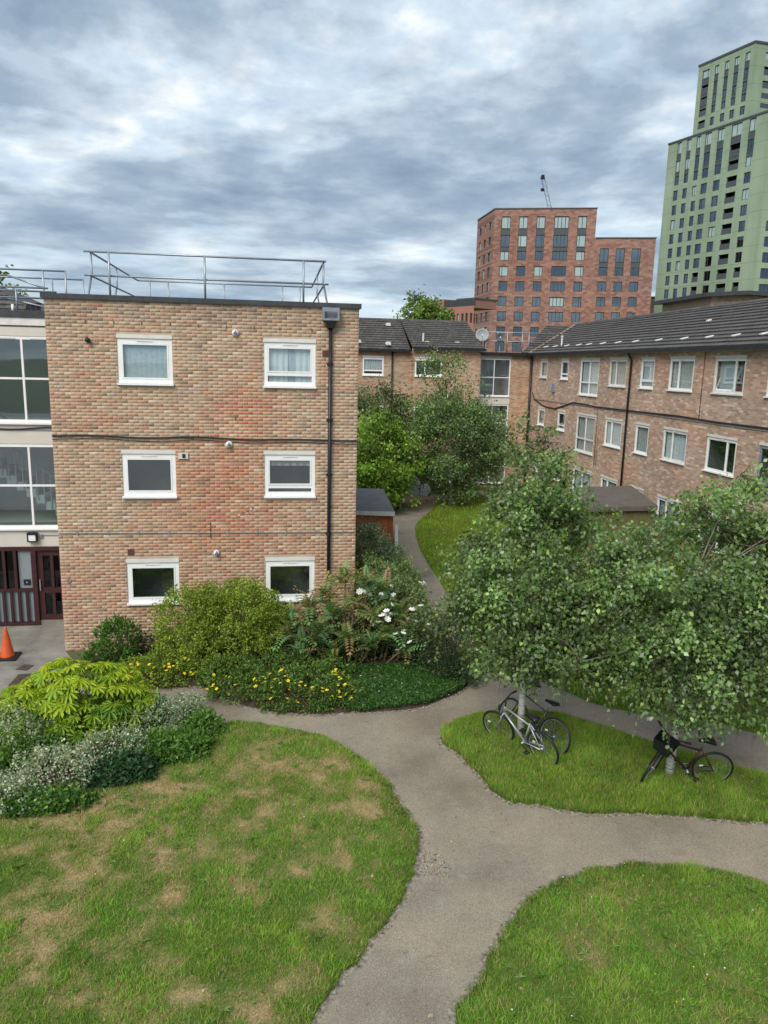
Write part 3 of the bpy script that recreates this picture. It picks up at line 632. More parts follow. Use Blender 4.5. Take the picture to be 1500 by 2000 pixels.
# ------------------------------------------------------------------ roof guard rails
def rails(name, label, loc, posts, runs, m=M_galv, r=.024, group=None):
    t = thing(name, label, 'railing', loc, group)
    for p in posts: mb = MB(); mb.tube(p, r, 8); part('post', mb, m, t, True)
    for p in runs: mb = MB(); mb.tube(p, r, 8); part('rail', mb, m, t, True)
    return t
y0, y1, zr, ztp, zmd = 18.55, 24.7, ZT, 9.29, 8.775
xa, xb = -4.2, 1.13
def cr(x, y, ox, oy): return [(x+ox, y+oy, zr), (x+ox, y+oy, zr+.12), (x, y, zr+.62), (x, y, ztp)]
rails('roof_guard_railing', 'grey tubular guard railing round the flat roof of the brick block', (-1.5, 21, ZT),
      [[(x, y0, zr), (x, y0, ztp+.02)] for x in (-3.78, -1.64, .65)] + [cr(xa, y0+.15, -.1, 0), cr(xb, y0+.15, .1, 0), cr(xa, 21.5, -.1, 0), cr(xb, 21.5, .1, 0)] + [[(x, y1, zr), (x, y1, ztp)] for x in (-3.85, -3.3, -1.6, .2, .75)],
      [[(xa-.12, y0, ztp), (xb+.05, y0, ztp)], [(xa-.14, y0+.05, zmd), (xb+.12, y0+.05, zmd)], [(xa, y0, ztp), (xa, y1, ztp)], [(xb, y0, ztp), (xb, y1, ztp)], [(xa-.02, y0, zmd), (xa-.02, y1, zmd)], [(xb+.02, y0, zmd), (xb+.02, y1, zmd)], [(xa, y1, ztp), (xb, y1, ztp)], [(xa, y1, zmd), (xb, y1, zmd)]])
z8 = 7.97
rails('roof_guard_railing', 'grey tubular guard railing on the stair tower roof at the left edge', (-8, 22, z8),
      [[(x, 21, z8), (x, 21, 9.10)] for x in (-9.2, -7.5, -5.92, -5.37)] + [[(x, 24.3, z8), (x, 24.3, 9.22)] for x in (-9.2, -6.6, -5.72)] + [[(-5.55, y, z8), (-5.5, y, 8.72)] for y in (20.25,)] + [[(-6.35, 20.2, z8), (-6.35, 20.2, 8.55)], [(-7.4, 20.2, z8), (-7.4, 20.2, 8.55)]],
      [[(-11, 21, 9.09), (-5.36, 21, 9.09)], [(-11, 24.3, 9.21), (-5.70, 24.3, 9.21)], [(-6.75, 20.9, 8.93), (-5.72, 20.3, 8.60)], [(-11, 20.9, 8.93), (-6.75, 20.9, 8.93)], [(-11, 20.2, 8.53), (-5.4, 20.2, 8.50)], [(-11, 20.25, 8.36), (-5.4, 20.25, 8.34)], [(-6.8, 20.4, 8.36), (-5.45, 20.2, 8.08)], [(-11, 20.2, 8.60), (-5.6, 20.22, 8.585)]])
mb = MB(); mb.tube([(-6.5,20.35,7.97), (-6.5,20.35,8.19)], .035, 10); vp = part('vent_stub', mb, M_upvc, st, True)
sl = thing('security_light', 'small black floodlight cluster on the stair tower roof edge', 'lamp', (-6.0, 20.4, 7.97))
mb = MB(); mb.tube([(-6.0,20.4,7.97), (-6.0,20.4,8.22)], .02, 6); part('stand', mb, M_black, sl); mb = MB(); mb.box(-6.16, -5.84, 20.36, 20.46, 8.19, 8.235); part('crossbar', mb, M_black, sl)
for x in (-6.12, -6.0, -5.88): mb = MB(); mb.hexa([(x-.05,20.3,8.05), (x+.05,20.3,8.05), (x+.03,20.44,8.05), (x-.03,20.44,8.05), (x-.05,20.3,8.185), (x+.05,20.3,8.185), (x+.03,20.44,8.185), (x-.03,20.44,8.185)]); part('lamp_head', mb, M_black, sl)

# ------------------------------------------------------------------ tiled roofs
def tile_slope(parent, m, e0, e1, r0, r1, n=12, th=0.065, lap=0.05):
    """courses from eaves line e0-e1 to ridge line r0-r1"""
    e0, e1, r0, r1 = map(Vector, (e0, e1, r0, r1)); nrm = (e1-e0).cross(r0-e0).normalized()
    if nrm.z < 0: nrm = -nrm
    for i in range(n):
        a = i/n; b = min(1.0, (i+1)/n+lap/n*2)
        p0 = e0.lerp(r0, a); p1 = e1.lerp(r1, a); q0 = e0.lerp(r0, b); q1 = e1.lerp(r1, b)
        up = nrm*th; mb = MB(); mb.hexa([p0-nrm*.006, p1-nrm*.006, q1-nrm*.03, q0-nrm*.03, p0+up, p1+up, q1+nrm*.004, q0+nrm*.004])
        part('tile_course', mb, m, parent)
R = 14.55; EAV = 7.66; PR = Plane(R, 0, 0, -1); YE = 42.35; YN = 12.0
BK_R = brick_mat('pink_buff_brick_right', (0, 1), [(.51,.37,.28), (.48,.325,.24), (.52,.385,.295), (.36,.24,.18), (.44,.28,.205), (.62,.51,.42), (.49,.34,.255), (.40,.295,.225)], (.44,.38,.32), stain=.16)
BK_B = brick_mat('buff_brick_back', (1, 0), [(.45,.31,.20), (.42,.27,.17), (.46,.33,.23), (.33,.20,.13), (.42,.22,.13), (.5,.38,.28)], (.44,.38,.30), stain=.16)
rbld = thing('apartment_wing', 'long pinkish brick wing on the right with dark tiled roof and rows of white windows', 'building', (R+4, 30, 0))
RW = []
cols = [(40.6,39.5), (37.55,36.5), (35.0,32.85), (31.76,30.1), (28.85,27.74), (26.59,24.92), (23.65,21.96), (20.82,19.2), (18.1,16.9)]
for fl, zt in enumerate((7.485, 4.885, 2.285)):
    for ci, (a, b) in enumerate(cols):
        h = (1.06, 1.09, 1.77, 1.265, 1.265, 1.265, 1.265, 1.265, 1.265)[ci]
        if fl == 1 and ci == 2: h = 1.87
        RW.append((-a, -b, zt-h, zt, fl, ci))
mb = MB(); wall_holes(mb, PR, -YE, -YN, 0, EAV, [q[:4] for q in RW], .12); part('wall', mb, BK_R, rbld)
mb = MB(); mb.quad((R,YN,0), (R+8.4,YN,0), (R+8.4,YN,EAV), (R,YN,EAV)); mb.poly([(R,YN,EAV), (R+8.4,YN,EAV), (R+4.2,YN,9.6)]); mb.quad((R+8.4,YN,0), (R+8.4,50,0), (R+8.4,50,EAV), (R+8.4,YN,EAV)); part('end_wall', mb, BK_B, rbld)
for (u0, u1, v0, v1, fl, ci) in RW:
    cu = None; mu = (); tr = ()
    if ci == 1: tr = (.27,)
    if ci == 2: mu = (.5,); tr = (.36,)
    if ci in (3, 5): mu = (.38,)
    if ci == 4: tr = (.25,) if fl == 0 else ()
    if ci in (6, 7): mu = (.68,)
    if ci in (2, 3, 5): cu = [(.03,.97,.02,.97, M_curtaing if (ci+fl) % 2 else M_curtain, .13)]
    if ci == 4: cu = [(.03,.97,.03,.97, M_curtain if fl == 0 else M_curtaing, .13)]
    if ci == 6: cu = [(.05,.62,.02,.97, M_blind, .16)] if fl == 0 else None
    if ci == 0: cu = [(.1,.95,.05,.95, M_curtaing, .15)]
    wo = window(rbld, PR, u0, u1, v0, v1, mu, tr, fw=.075 if ci > 1 else .1, frame_mat=(M_lead if ci == 7 and fl == 1 else (M_upvc if (ci*7+fl) % 3 else M_upvc_old)), vent=ci in (2, 3, 5, 6), curt=cu, room=.9)
    if fl == 0 and ci == 6:   # sash tilted open
        s = MB(); a, b = u0+.1, u0+1.08; vb, vt2 = v0+.13, v1-.2; dl = -.28
        for (p, q, e, f) in ((a, a+.05, 0, 1), (b-.05, b, 0, 1), (a, b, 0, .05), (a, b, .95, 1)):
            z0 = vb+(vt2-vb)*e; z1 = vb+(vt2-vb)*f; d0, d1 = -.05+dl*(1-e)*0, 0
            D0 = lambda w: .02+.3*w
            s.hexa([PR.m(p,z0,D0(e)), PR.m(q,z0,D0(e)), PR.m(q,z0,D0(e)+.04), PR.m(p,z0,D0(e)+.04), PR.m(p,z1,D0(f)), PR.m(q,z1,D0(f)), PR.m(q,z1,D0(f)+.04), PR.m(p,z1,D0(f)+.04)])
        part('open_sash', s, M_upvc, wo)
# eaves, gutter, roof
mb = MB(); mb.box(R-.22, R-.005, YN, YE-.25, EAV-.03, EAV-.003); part('soffit', mb, M_cream, rbld)
mb = MB(); mb.box(R-.30, R-.225, YN, YE-.3, EAV-.02, EAV+.10); part('gutter', mb, M_black, rbld)
RX, RZ = 18.75, 9.70
tile_slope(rbld, M_tile_x, (R-.26,YN-.1,EAV+.09), (R-.26,YE-.25,EAV+.09), (RX,YN-.1,RZ), (RX,46.4,RZ), 13)
mb = MB(); mb.quad((RX,YN,RZ), (RX+4.4,YN,EAV), (RX+4.4,50,EAV), (RX,46.4,RZ)); part('roof_back_slope', mb, M_tile_x, rbld)
mb = MB(); mb.tube([(RX,YN-.1,RZ+.01), (RX,46.4,RZ+.01)], .09, 8); part('ridge_tiles', mb, M_tile_x, rbld)
M_mortarvalley = pmat('orange_mortar', (.36,.25,.16), .9, .3, 8)
mb = MB(); mb.tube([(R-.2,YE-.25,EAV+.13), (RX,46.4,RZ+.03)], .06, 6); part('valley_mortar', mb, M_mortarvalley, rbld)
slope = (RZ-EAV-.09)/(RX-R+.26)
def roof_vent(x, y, z, parent, ax='x'):
    mb = MB(); l, wd, h = .13, .085, .05
    if ax == 'x': mb.hexa([(x-l,y-wd,z-l*slope+.03), (x+l,y-wd,z+l*slope+.03), (x+l,y+wd,z+l*slope+.03), (x-l,y+wd,z-l*slope+.03), (x-l,y-wd*.8,z-l*slope+.10), (x+l,y-wd*.8,z+l*slope+.045), (x+l,y+wd*.8,z+l*slope+.045), (x-l,y+wd*.8,z-l*slope+.10)])
    else: mb.hexa([(x-.15,y-.1,z-.04), (x+.15,y-.1,z-.04), (x+.15,y+.13,z+.06), (x-.15,y+.13,z+.06), (x-.11,y-.1,z+.13), (x+.11,y-.1,z+.13), (x+.11,y+.13,z+.1), (x-.11,y+.13,z+.1)])
    return part('roof_vent', mb, M_upvc_old, parent)
for y in (41.6, 40.17, 38.47, 36.89, 35.62, 34.03, 32.41, 30.74, 28.77, 26.84, 25.17, 23.6, 22.1): roof_vent(15.15, y, EAV+.09+(15.15-R+.26)*slope, rbld)
roof_vent(17.0, 28.3, EAV+.09+(17.0-R+.26)*slope, rbld)
mb = MB(); mb.tube([(15.3,39.6,8.1), (15.3,39.6,8.65)], .05, 8); mb.tube([(15.3,39.6,8.65), (15.3,39.6,8.71)], .075, 8); part('soil_pipe_vent', mb, M_upvc_old, rbld)
# downpipes, cables
for y in (29.6, ):
    mb = MB(); mb.tube([(R-.26,y,EAV), (R-.14,y,EAV-.18), (R-.07,y,EAV-.32), (R-.07,y,0.05)], .045, 8); part('downpipe', mb, M_black, rbld, True)
mb = MB(); mb.tube([(R-.12,YE-.5,EAV), (R-.09,YE-.5,0.05)], .07, 8); part('downpipe', mb, M_black, rbld, True)
cpts = [(41.6,5.6), (41.2,5.23), (39.6,4.93), (37.9,4.90), (36.8,5.1), (35.57,5.34), (34.2,5.33), (32.83,5.28), (30.5,5.30), (28.18,5.32), (25.5,5.35), (23.2,5.31), (20.53,5.33), (17,5.3), (12.5,5.3)]
cable('cable', [(R-.035, y, z) for y, z in cpts], .03, M_cable, rbld); cable('cable', [(R-.02, y, 5.24) for y in (41.5, 37, 33, 25, 12.5)], .013, M_lead, rbld)
cable('cable', [(R-.02, 24.28, 7.6), (R-.02, 24.27, 5.35)], .014, M_terra, rbld); cable('cable', [(R-.02, 32.6, 5.25), (R-.02, 32.6, 2.6)], .014, M_terra, rbld); cable('cable', [(R-.02, 32.4, 5.25), (R-.02, 32.4, 2.6)], .012, M_lead, rbld)
mb = MB(); mb.box(R-.1, R-.002, 38.15, 38.45, 5.75, 6.15); part('vent_hood', mb, M_lead, rbld)

# ------------------------------------------------------------------ back building
YA, YB, YS = 41.45, 41.95, 42.3
bb = thing('rear_apartment_wing', 'far brick wing with dark tiled gable roof beyond the courtyard trees', 'building', (6, YA+4, 0))
PA = Plane(0, YA, 1, 0); PB = Plane(0, YB, 1, 0); PS = Plane(0, YS, 1, 0)
hA = [(7.6,9.15,6.34,7.43), (7.6,9.15,3.74,4.83), (7.6,9.15,1.14,2.23)]; hB = [(4.74,5.93,6.32,7.43), (4.74,5.93,3.72,4.83), (1.5,2.7,6.32,7.43)]
hS = [(11.55,13.36,5.28,7.45), (11.55,13.36,2.68,4.85), (11.55,13.36,.2,2.2)]
mb = MB(); wall_holes(mb, PA, 7.52, 11.32, 0, 7.9, hA); mb.quad((11.32,YA,0), (11.32,YA+8,0), (11.32,YA+8,7.9), (11.32,YA,7.9)); mb.poly([(11.32,YA,7.9), (11.32,YA+8,7.9), (11.32,YA+4,9.5)]); mb.quad((7.52,YB,0), (7.52,YA,0), (7.52,YA,7.9), (7.52,YB,7.9)); part('wall', mb, BK_B, bb)
mb = MB(); wall_holes(mb, PB, -4, 7.52, 0, 7.72, hB); part('wall', mb, BK_B, bb)
mb = MB(); wall_holes(mb, PS, 11.324, R+.3, 0, 7.7, hS); part('wall', mb, BK_B, bb)
for i, h in enumerate(hA): window(bb, PA, *h, mulls=(.38,), fw=.09, curt=None)
for i, h in enumerate(hB): window(bb, PB, *h, trans=(.27,), fw=.09, curt=[(.02,.98,.25,.98,M_curtaing,.12)])
for i, h in enumerate(hS): window(bb, PS, *h, mulls=(.47,), trans=(.5,), fw=.055, lintel=0.0, vent=False, room=2.0, roommat=M_room)
for v0, v1 in ((7.455, 7.66), (4.855, 5.275), (2.205, 2.675)):
    mb = MB(); PS.box(mb, 11.54, 13.4, v0, v1, -.015, .05); part('spandrel_panel', mb, M_cream, bb)
tile_slope(bb, M_tile_y, (7.4,YA-.26,7.93), (11.45,YA-.26,7.93), (7.4,YA+4.1,9.6), (11.45,YA+4.1,9.6), 13)
tile_slope(bb, M_tile_y, (-5,YB-.25,7.78), (7.38,YB-.25,7.78), (-5,YA+4.1,9.58), (7.38,YA+4.1,9.58), 13)
mb = MB(); mb.quad((-5,YA+4.1,9.58), (11.45,YA+4.1,9.58), (11.45,YA+8.3,7.8), (-5,YA+8.3,7.8)); part('roof_back_slope', mb, M_tile_y, bb)
mb = MB(); mb.tube([(-5,YA+4.1,9.6), (11.45,YA+4.1,9.6)], .09, 8); part('ridge_tiles', mb, M_tile_y, bb)
mb = MB(); mb.box(7.42, 11.55, YA-.34, YA-.265, 7.83, 7.95); part('gutter', mb, M_black, bb); mb = MB(); mb.box(-5, 7.40, YB-.33, YB-.255, 7.68, 7.80); part('gutter', mb, M_black, bb)
mb = MB(); mb.box(7.42, 11.5, YA-.22, YA-.003, 7.80, 7.86); part('soffit', mb, M_cream, bb)
mb = MB(); mb.box(11.46, R-.25, YS-.25, YS-.003, 7.62, 7.80); part('gutter', mb, M_black, bb)
mb = MB(); mb.quad((11.33,YS,7.72), (R,YS,7.72), (R,50,7.72), (11.33,50,7.72)); part('flat_roof', mb, M_felt, bb)
tile_slope(bb, M_tile_y, (13.9,YS-.2,EAV+.12), (R+.05,YS-.2,EAV+.12), (16.9,46.4,RZ-.05), (18.75,46.4,RZ-.05), 13)
mb = MB(); mb.tube([(6.4,YB-.06,7.7), (6.4,YB-.06,.05)], .05, 8); part('downpipe', mb, M_black, bb, True)
for px_, py_ in ((758,635), (758,672), (833,671), (892,672), (700,668)):
    d = ray(px_, py_); sl2 = (9.6-7.85)/4.3; k = None   # on slope plane z = 7.85 + (Y-41.3)*sl2
    k = (7.86-41.3*sl2-CAMH)/(d[2]-d[1]*sl2); roof_vent(d[0]*k, d[1]*k-.05, CAMH+d[2]*k, bb, 'y')
mb = MB(); mb.tube([(8.15,42.1,8.05), (8.15,42.1,8.75)], .05, 8); mb.tube([(7.75,42.05,8.2), (8.55,42.05,8.2)], .06, 8); part('soil_pipe_vent', mb, M_upvc_old, bb)
rails('roof_guard_railing', 'thin pale guard railing on the flat roof between the two brick wings', (13.5, 43, 7.72), [[(x,43,7.74), (x,43,9.0)] for x in (11.6, 12.7, 13.3, 14.2, 14.6, 16.6)], [[(11.5,43,8.96), (16.9,43,8.96)], [(11.5,43,8.45), (16.6,43,8.45)]], r=.026)
def dish(x, y, z, m, label, r=.38):
    t = thing('satellite_dish', label, 'satellite dish', (x, y, 7.74)); mb = MB(); mb.tube([(x,y,7.74), (x,y+.02,z)], .03, 8); part('mast', mb, M_galv, t)
    mb = MB(); ax = Vector((-.25,-.9,.3)); mb.lathe((x,y-.03,z), [(.03,0), (r*.5,.05), (r*.85,.13), (r,.19), (r*.98,.2), (r*.8,.14), (r*.4,.06), (.02,.03)], 22, ax); part('reflector', mb, m, t, True)
    mb = MB(); c = Vector((x,y-.03,z)); a = ax.normalized(); mb.tube([c+Vector((0,0,-r*.9))+a*.15, c+a*.45+Vector((0,0,-.12))], .015, 6); mb.tube([c+a*.40+Vector((0,0,-.12)), c+a*.52+Vector((0,0,-.12))], .035, 8); part('receiver_arm', mb, M_galv, t)
dish(11.75, 42.9, 8.72, pmat('pale_dish', (.30,.32,.33), .6, .12, 6), 'pale grey satellite dish above the far stairwell window')
dish(12.85, 43.0, 8.62, pmat('dark_dish', (.10,.11,.12), .6, .12, 6), 'dark grey satellite dish on the far flat roof', .27)

# ------------------------------------------------------------------ far left roof
lr = thing('hipped_roof_house', 'brown tiled hipped roof behind the stair tower railing', 'building', (-16, 34, 0))
mb = MB(); mb.box(-24, -8.2, 29, 39, 0, 8.2); part('wall', mb, BK_B, lr)
tile_slope(lr, M_tile_y, (-24,28.7,8.2), (-8.0,28.7,8.2), (-24,33,10.2), (-12.2,33,10.2), 11)
mb = MB(); mb.poly([(-8.0,28.7,8.2), (-8.0,39,8.2), (-12.2,33,10.2)]); part('hip_slope', mb, M_tile_x, lr)

# ------------------------------------------------------------------ towers
def facade(parent, pl, u0, u1, v1, wins, m, hole_d=.28):
    mb = MB(); wall_holes(mb, pl, u0, u1, 0, v1, [q[:4] for q in wins], hole_d); part('wall', mb, m, parent)
M_tframe = pmat('dark_tower_frame', (.045,.05,.055), .5, .1, 2); M_spand = pmat('dark_spandrel', (.07,.08,.09), .5, .1, 1)
rt = random.Random(3)
def twin(parent, pl, u0, u1, v0, v1, kind):
    mb = MB(); fw = .11; dd = .2
    if kind == 'spandrel': pl.box(mb, u0, u1, v0, v1, .08, .3); part('spandrel_panel', mb, M_spand, parent); return
    if kind == 'balcony':
        dp = 1.6; a, b, lo, hi = u0, u1, v0, v1
        mb.quad(pl.m(a,lo,dp), pl.m(b,lo,dp), pl.m(b,hi,dp), pl.m(a,hi,dp)); mb.quad(pl.m(a,lo,.28), pl.m(a,lo,dp), pl.m(a,hi,dp), pl.m(a,hi,.28)); mb.quad(pl.m(b,lo,dp), pl.m(b,lo,.28), pl.m(b,hi,.28), pl.m(b,hi,dp))
        mb.quad(pl.m(a,hi,.28), pl.m(a,hi,dp), pl.m(b,hi,dp), pl.m(b,hi,.28)); mb.quad(pl.m(a,lo,.28), pl.m(b,lo,.28), pl.m(b,lo,dp), pl.m(a,lo,dp)); o = part('balcony_recess', mb, M_tframe, parent)
        mb = MB(); pl.box(mb, u0, u1, v0+.02, v0+1.1, .05, .1); part('balustrade', mb, M_spand, o); return
    pl.box(mb, u0, u0+fw, v0, v1, dd-.05, dd+.06); pl.box(mb, u1-fw, u1, v0, v1, dd-.05, dd+.06); pl.box(mb, u0+fw, u1-fw, v1-fw, v1, dd-.05, dd+.06); pl.box(mb, u0+fw, u1-fw, v0, v0+fw, dd-.05, dd+.06)
    nm = 1 if u1-u0 < 2.6 else 3
    for i in range(nm): u = u0+(u1-u0)*((i+1)/(nm+1) if nm > 1 else rt.choice((.3,.5,.7))); pl.box(mb, u-.05, u+.05, v0+fw, v1-fw, dd-.04, dd+.05)
    o = part('window', mb, M_tframe, parent); mb = MB(); pl.box(mb, u0+fw, u1-fw, v0+fw, v1-fw, dd, dd+.03)
    part('pane', mb, M_glassdk if kind == 'window' else M_palegl, o)
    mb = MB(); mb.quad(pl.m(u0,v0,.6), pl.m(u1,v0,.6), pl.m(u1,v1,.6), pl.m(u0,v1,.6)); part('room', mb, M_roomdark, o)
def at_depth(px, Y, py=705): d = ray(px, py); return d[0]/d[1]*Y, Y
# brick tower
A = at_depth(967, 147, 411); B = at_depth(1278, 138.6, 463); C_ = at_depth(933, 159, 431)
TB = brick_mat('red_multi_brick_tower', (1, 0), [(.27,.15,.12), (.24,.13,.105), (.295,.175,.14), (.34,.215,.175), (.21,.12,.10), (.28,.155,.12), (.31,.185,.14)], (.33,.2,.15), bw=.7, bh=.34, jw=.02, jh=.02, big=.05, stain=.10, bstr=0)
bt = thing('brick_tower', 'tall mottled red brick apartment tower with stepped top', 'building', (*at_depth(1100, 150), 0))
P1 = Plane(*A, B[0]-A[0], B[1]-A[1]); P2 = Plane(*C_, A[0]-C_[0], A[1]-C_[1])
zx = lambda x: 900+x/3.75
zy = lambda y: 330+y/3.75
cols8 = [(275,340), (400,465), (528,590), (655,762), (825,890), (1000,1065), (1117,1182), (1232,1298)]
def vrow(pl, xz, y0, y1): return pl.uv(zx(xz), zy(y1))[1], pl.uv(zx(xz), zy(y0))[1]
U = [(P1.uv(zx(a), zy(860))[0], P1.uv(zx(b), zy(860))[0]) for a, b in cols8]
uM = P1.uv(zx(983), zy(510))[0]; uE = P1.uv(zx(1400), zy(860))[0]; vM = P1.uv(zx(620), zy(292))[1]; vL = P1.uv(zx(1200), zy(508))[1]
rows_main = [(822,895,'window'), (935,1005,'window'), (1045,1115,'window'), (1157,1227,'window'), (1268,1338,'window'), (710,785,'window'), (600,670,'window'), (571,599,'spandrel'), (482,570,'window'), (437,481,'spandrel'), (347,436,'pale')]
rows_low = [(825,898,'window'), (938,1008,'window'), (1050,1115,'window'), (1157,1227,'window'), (720,785,'window'), (684,718,'spandrel'), (582,683,'window')]
wins = []
for i, (a, b) in enumerate(U):
    for y0_, y1_, k in (rows_main if i < 5 else rows_low):
        lo, hi = vrow(P1, 430 if i < 5 else 1150, y0_, y1_); kk = k
        if k == 'window' and rt.random() < .22: kk = 'palewin'
        wins.append((a, b, lo, hi, kk))
facade(bt, P1, 0, uM, vM, [q for q in wins if q[1] < uM], TB); facade(bt, P1, uM, uE, vL, [q for q in wins if q[0] > uM], TB)
L2 = (Vector((*A, 0))-Vector((*C_, 0))).length
cw = [(.14*L2, .27*L2), (.42*L2, .55*L2), (.70*L2, .86*L2)]; wins2 = []
fl = [vrow(P1, 430, a, b) for a, b, k in rows_main if k == 'window' and a != 482] + [vrow(P1, 430, 482, 545), vrow(P1, 430, 370, 430)]
for a, b in cw:
    for lo, hi in fl: wins2.append((a, b, lo, hi, 'window' if rt.random() > .3 else 'palewin'))
facade(bt, P2, 0, L2, vM, wins2, TB)
for q in wins: twin(bt, P1, *q)
for q in wins2: twin(bt, P2, *q)
mb = MB(); mb.quad(P1.m(uM,vL,0), P1.m(uM,vL,14), P1.m(uM,vM,14), P1.m(uM,vM,0)); mb.quad(P1.m(uE,0,0), P1.m(uE,0,14), P1.m(uE,vL,14), P1.m(uE,vL,0)); mb.quad(P2.m(0,0,0), P2.m(0,vM,0), P1.m(0,vM,22), P1.m(0,0,22)); part('side_wall', mb, TB, bt)
mb = MB(); mb.poly([P1.m(0,vM-.5,0), P1.m(uM,vM-.5,0), P1.m(uM,vM-.5,14), P1.m(0,vM-.5,22), P2.m(0,vM-.5,0)]); mb.quad(P1.m(uM,vL-.5,0), P1.m(uE,vL-.5,0), P1.m(uE,vL-.5,14), P1.m(uM,vL-.5,14)); part('roof', mb, M_felt, bt)
mb = MB(); P1.box(mb, 0, uM+.1, vM, vM+.18, -.12, .4); P1.box(mb, uM+.1, uE+.1, vL, vL+.18, -.12, .4); P2.box(mb, 0, L2, vM, vM+.18, -.12, .4); part('coping', mb, M_spand, bt)
# sliver of a further dark brick building right of it
sv = thing('dark_brick_building', 'sliver of dark brown building between the brick tower and the green tower', 'building', (*at_depth(1279, 175), 0))
a = at_depth(1262, 175); b = at_depth(1300, 175); zt = CAMH+(712-568)/FPX*178; mb = MB(); mb.box(a[0], b[0], 175, 190, 0, zt); part('wall', mb, pmat('dark_brown_brick', (.16,.10,.075), .9, .15, .3), sv); mb = MB(); mb.box(a[0]-.1, b[0]+.1, 174.8, 190, zt, zt+.3); part('coping', mb, M_spand, sv)
for i in range(5): mb = MB(); mb.box(a[0]+2.3, a[0]+3.4, 174.9, 175.01, zt-3-3*i, zt-1-3*i); part('window', mb, M_glassdk, sv)
# low red block
lw = thing('low_red_block', 'low red brick block with dark roof terrace left of the brick tower', 'building', (*at_depth(880, 125), 0))
a = at_depth(833, 128, 600); b = at_depth(926, 118, 600); PL = Plane(*a, b[0]-a[0], b[1]-a[1]); LE = (Vector((*b, 0))-Vector((*a, 0))).length
RB = pmat('red_render_brick', (.33,.16,.12), .85, .1, .6); zt = PL.uv(880, 600)[1]; zl = PL.uv(880, 613)[1]; zh = PL.uv(880, 583)[1]
wl = []
for px_ in (877, 885.5, 894, 903, 911, 920): u = PL.uv(px_, 617)[0]; wl.append((u-.28, u+.28, zt-3.0+.4, zt-1.1, 'window' if px_ != 894 else 'palewin'))
facade(lw, PL, 0, LE, zt, wl, RB)
for q in wl: twin(lw, PL, *q)
uS = PL.uv(866, 600)[0]
mb = MB(); PL.box(mb, 0, uS, zt, PL.uv(845, 586)[1], 0, 8); part('upper_storey', mb, RB, lw); mb = MB(); PL.box(mb, uS, LE, zt+.02, zt+1.1, .2, .3); part('terrace_balustrade', mb, M_tframe, lw)
mb = MB(); PL.box(mb, uS, LE-3, zt+.01, zt+1.35, 3, 8); part('terrace_wall', mb, RB, lw); mb = MB(); PL.box(mb, uS, LE-2.9, zt+1.36, zt+1.6, 2.8, 8.2); part('coping', mb, M_spand, lw)
# green tower
def green_mat():
    m, t, b, o = new_mat('green_cladding'); setspec(b, .55, .3)
    c = ramp(t, pos_noise(t, .09, 5, .6), [(0.3, (.225,.29,.205)), (0.5, (.265,.34,.235)), (0.7, (.31,.38,.275))])
    gp = N(t, 'ShaderNodeNewGeometry'); sp = N(t, 'ShaderNodeSeparateXYZ'); t.links.new(gp.outputs['Position'], sp.inputs[0]); c = mixc(t, mth(t, 'MULTIPLY', mth(t, 'LESS_THAN', mth(t, 'FRACT', mth(t, 'DIVIDE', sp.outputs[2], 3.1)), .05), .4), c, (.14,.17,.13))
    s2 = ramp(t, pos_noise(t, .5, 5, .6, (1, 1, .12)), [(0.35, .9), (0.65, 1.08)]); t.links.new(mixc(t, 1.0, c, s2, 'MULTIPLY'), b.inputs['Base Color']); return m
M_green = green_mat()
gt = thing('green_tower', 'tall pale green stepped residential tower at the right edge', 'building', (*at_depth(1420, 150), 0))
A = at_depth(1306, 161, 283); B = at_depth(1500, 138, 212); P3 = Plane(*A, B[0]-A[0], B[1]-A[1])
qx = lambda x: 1260+x/3.704
qy = lambda y: 80+y/3.704
gv = lambda pl, xz, y: pl.uv(qx(xz), qy(y))[1]
gu = lambda pl, xz, y: pl.uv(qx(xz), qy(y))[0]
vG = gv(P3, 175, 752); uG = gu(P3, 860, 1130); wins = []
tc_ = [(200,232), (265,297), (333,365), (393,438), (480,527), (575,648), (697,745)]
trows = [(650,735,'pale'), (737,786,'spandrel'), (787,870,'window'), (871,900,'spandrel'), (901,970,'window')] + [(1010+112*i*(1-.006*i), 1085+112*i*(1-.006*i)-i*.6, 'window') for i in range(9)]
for i, (a, b) in enumerate(tc_):
    u0, u1 = gu(P3, a, 1130), gu(P3, b, 1130)
    for j, (y0_, y1_, k) in enumerate(trows):
        lo, hi = gv(P3, 503, y1_), gv(P3, 503, y0_)
        kk = k
        if i == 5 and k == 'window': kk = 'balcony'
        elif k == 'window' and rt.random() < .15: kk = 'palewin'
        elif i in (3, 4, 6) and j > 10 and rt.random() < .6 and k == 'window': kk = 'balcony'
        wins.append((u0, u1, lo, hi, kk))
facade(gt, P3, 0, uG, vG, wins, M_green)
for q in wins: twin(gt, P3, *q)
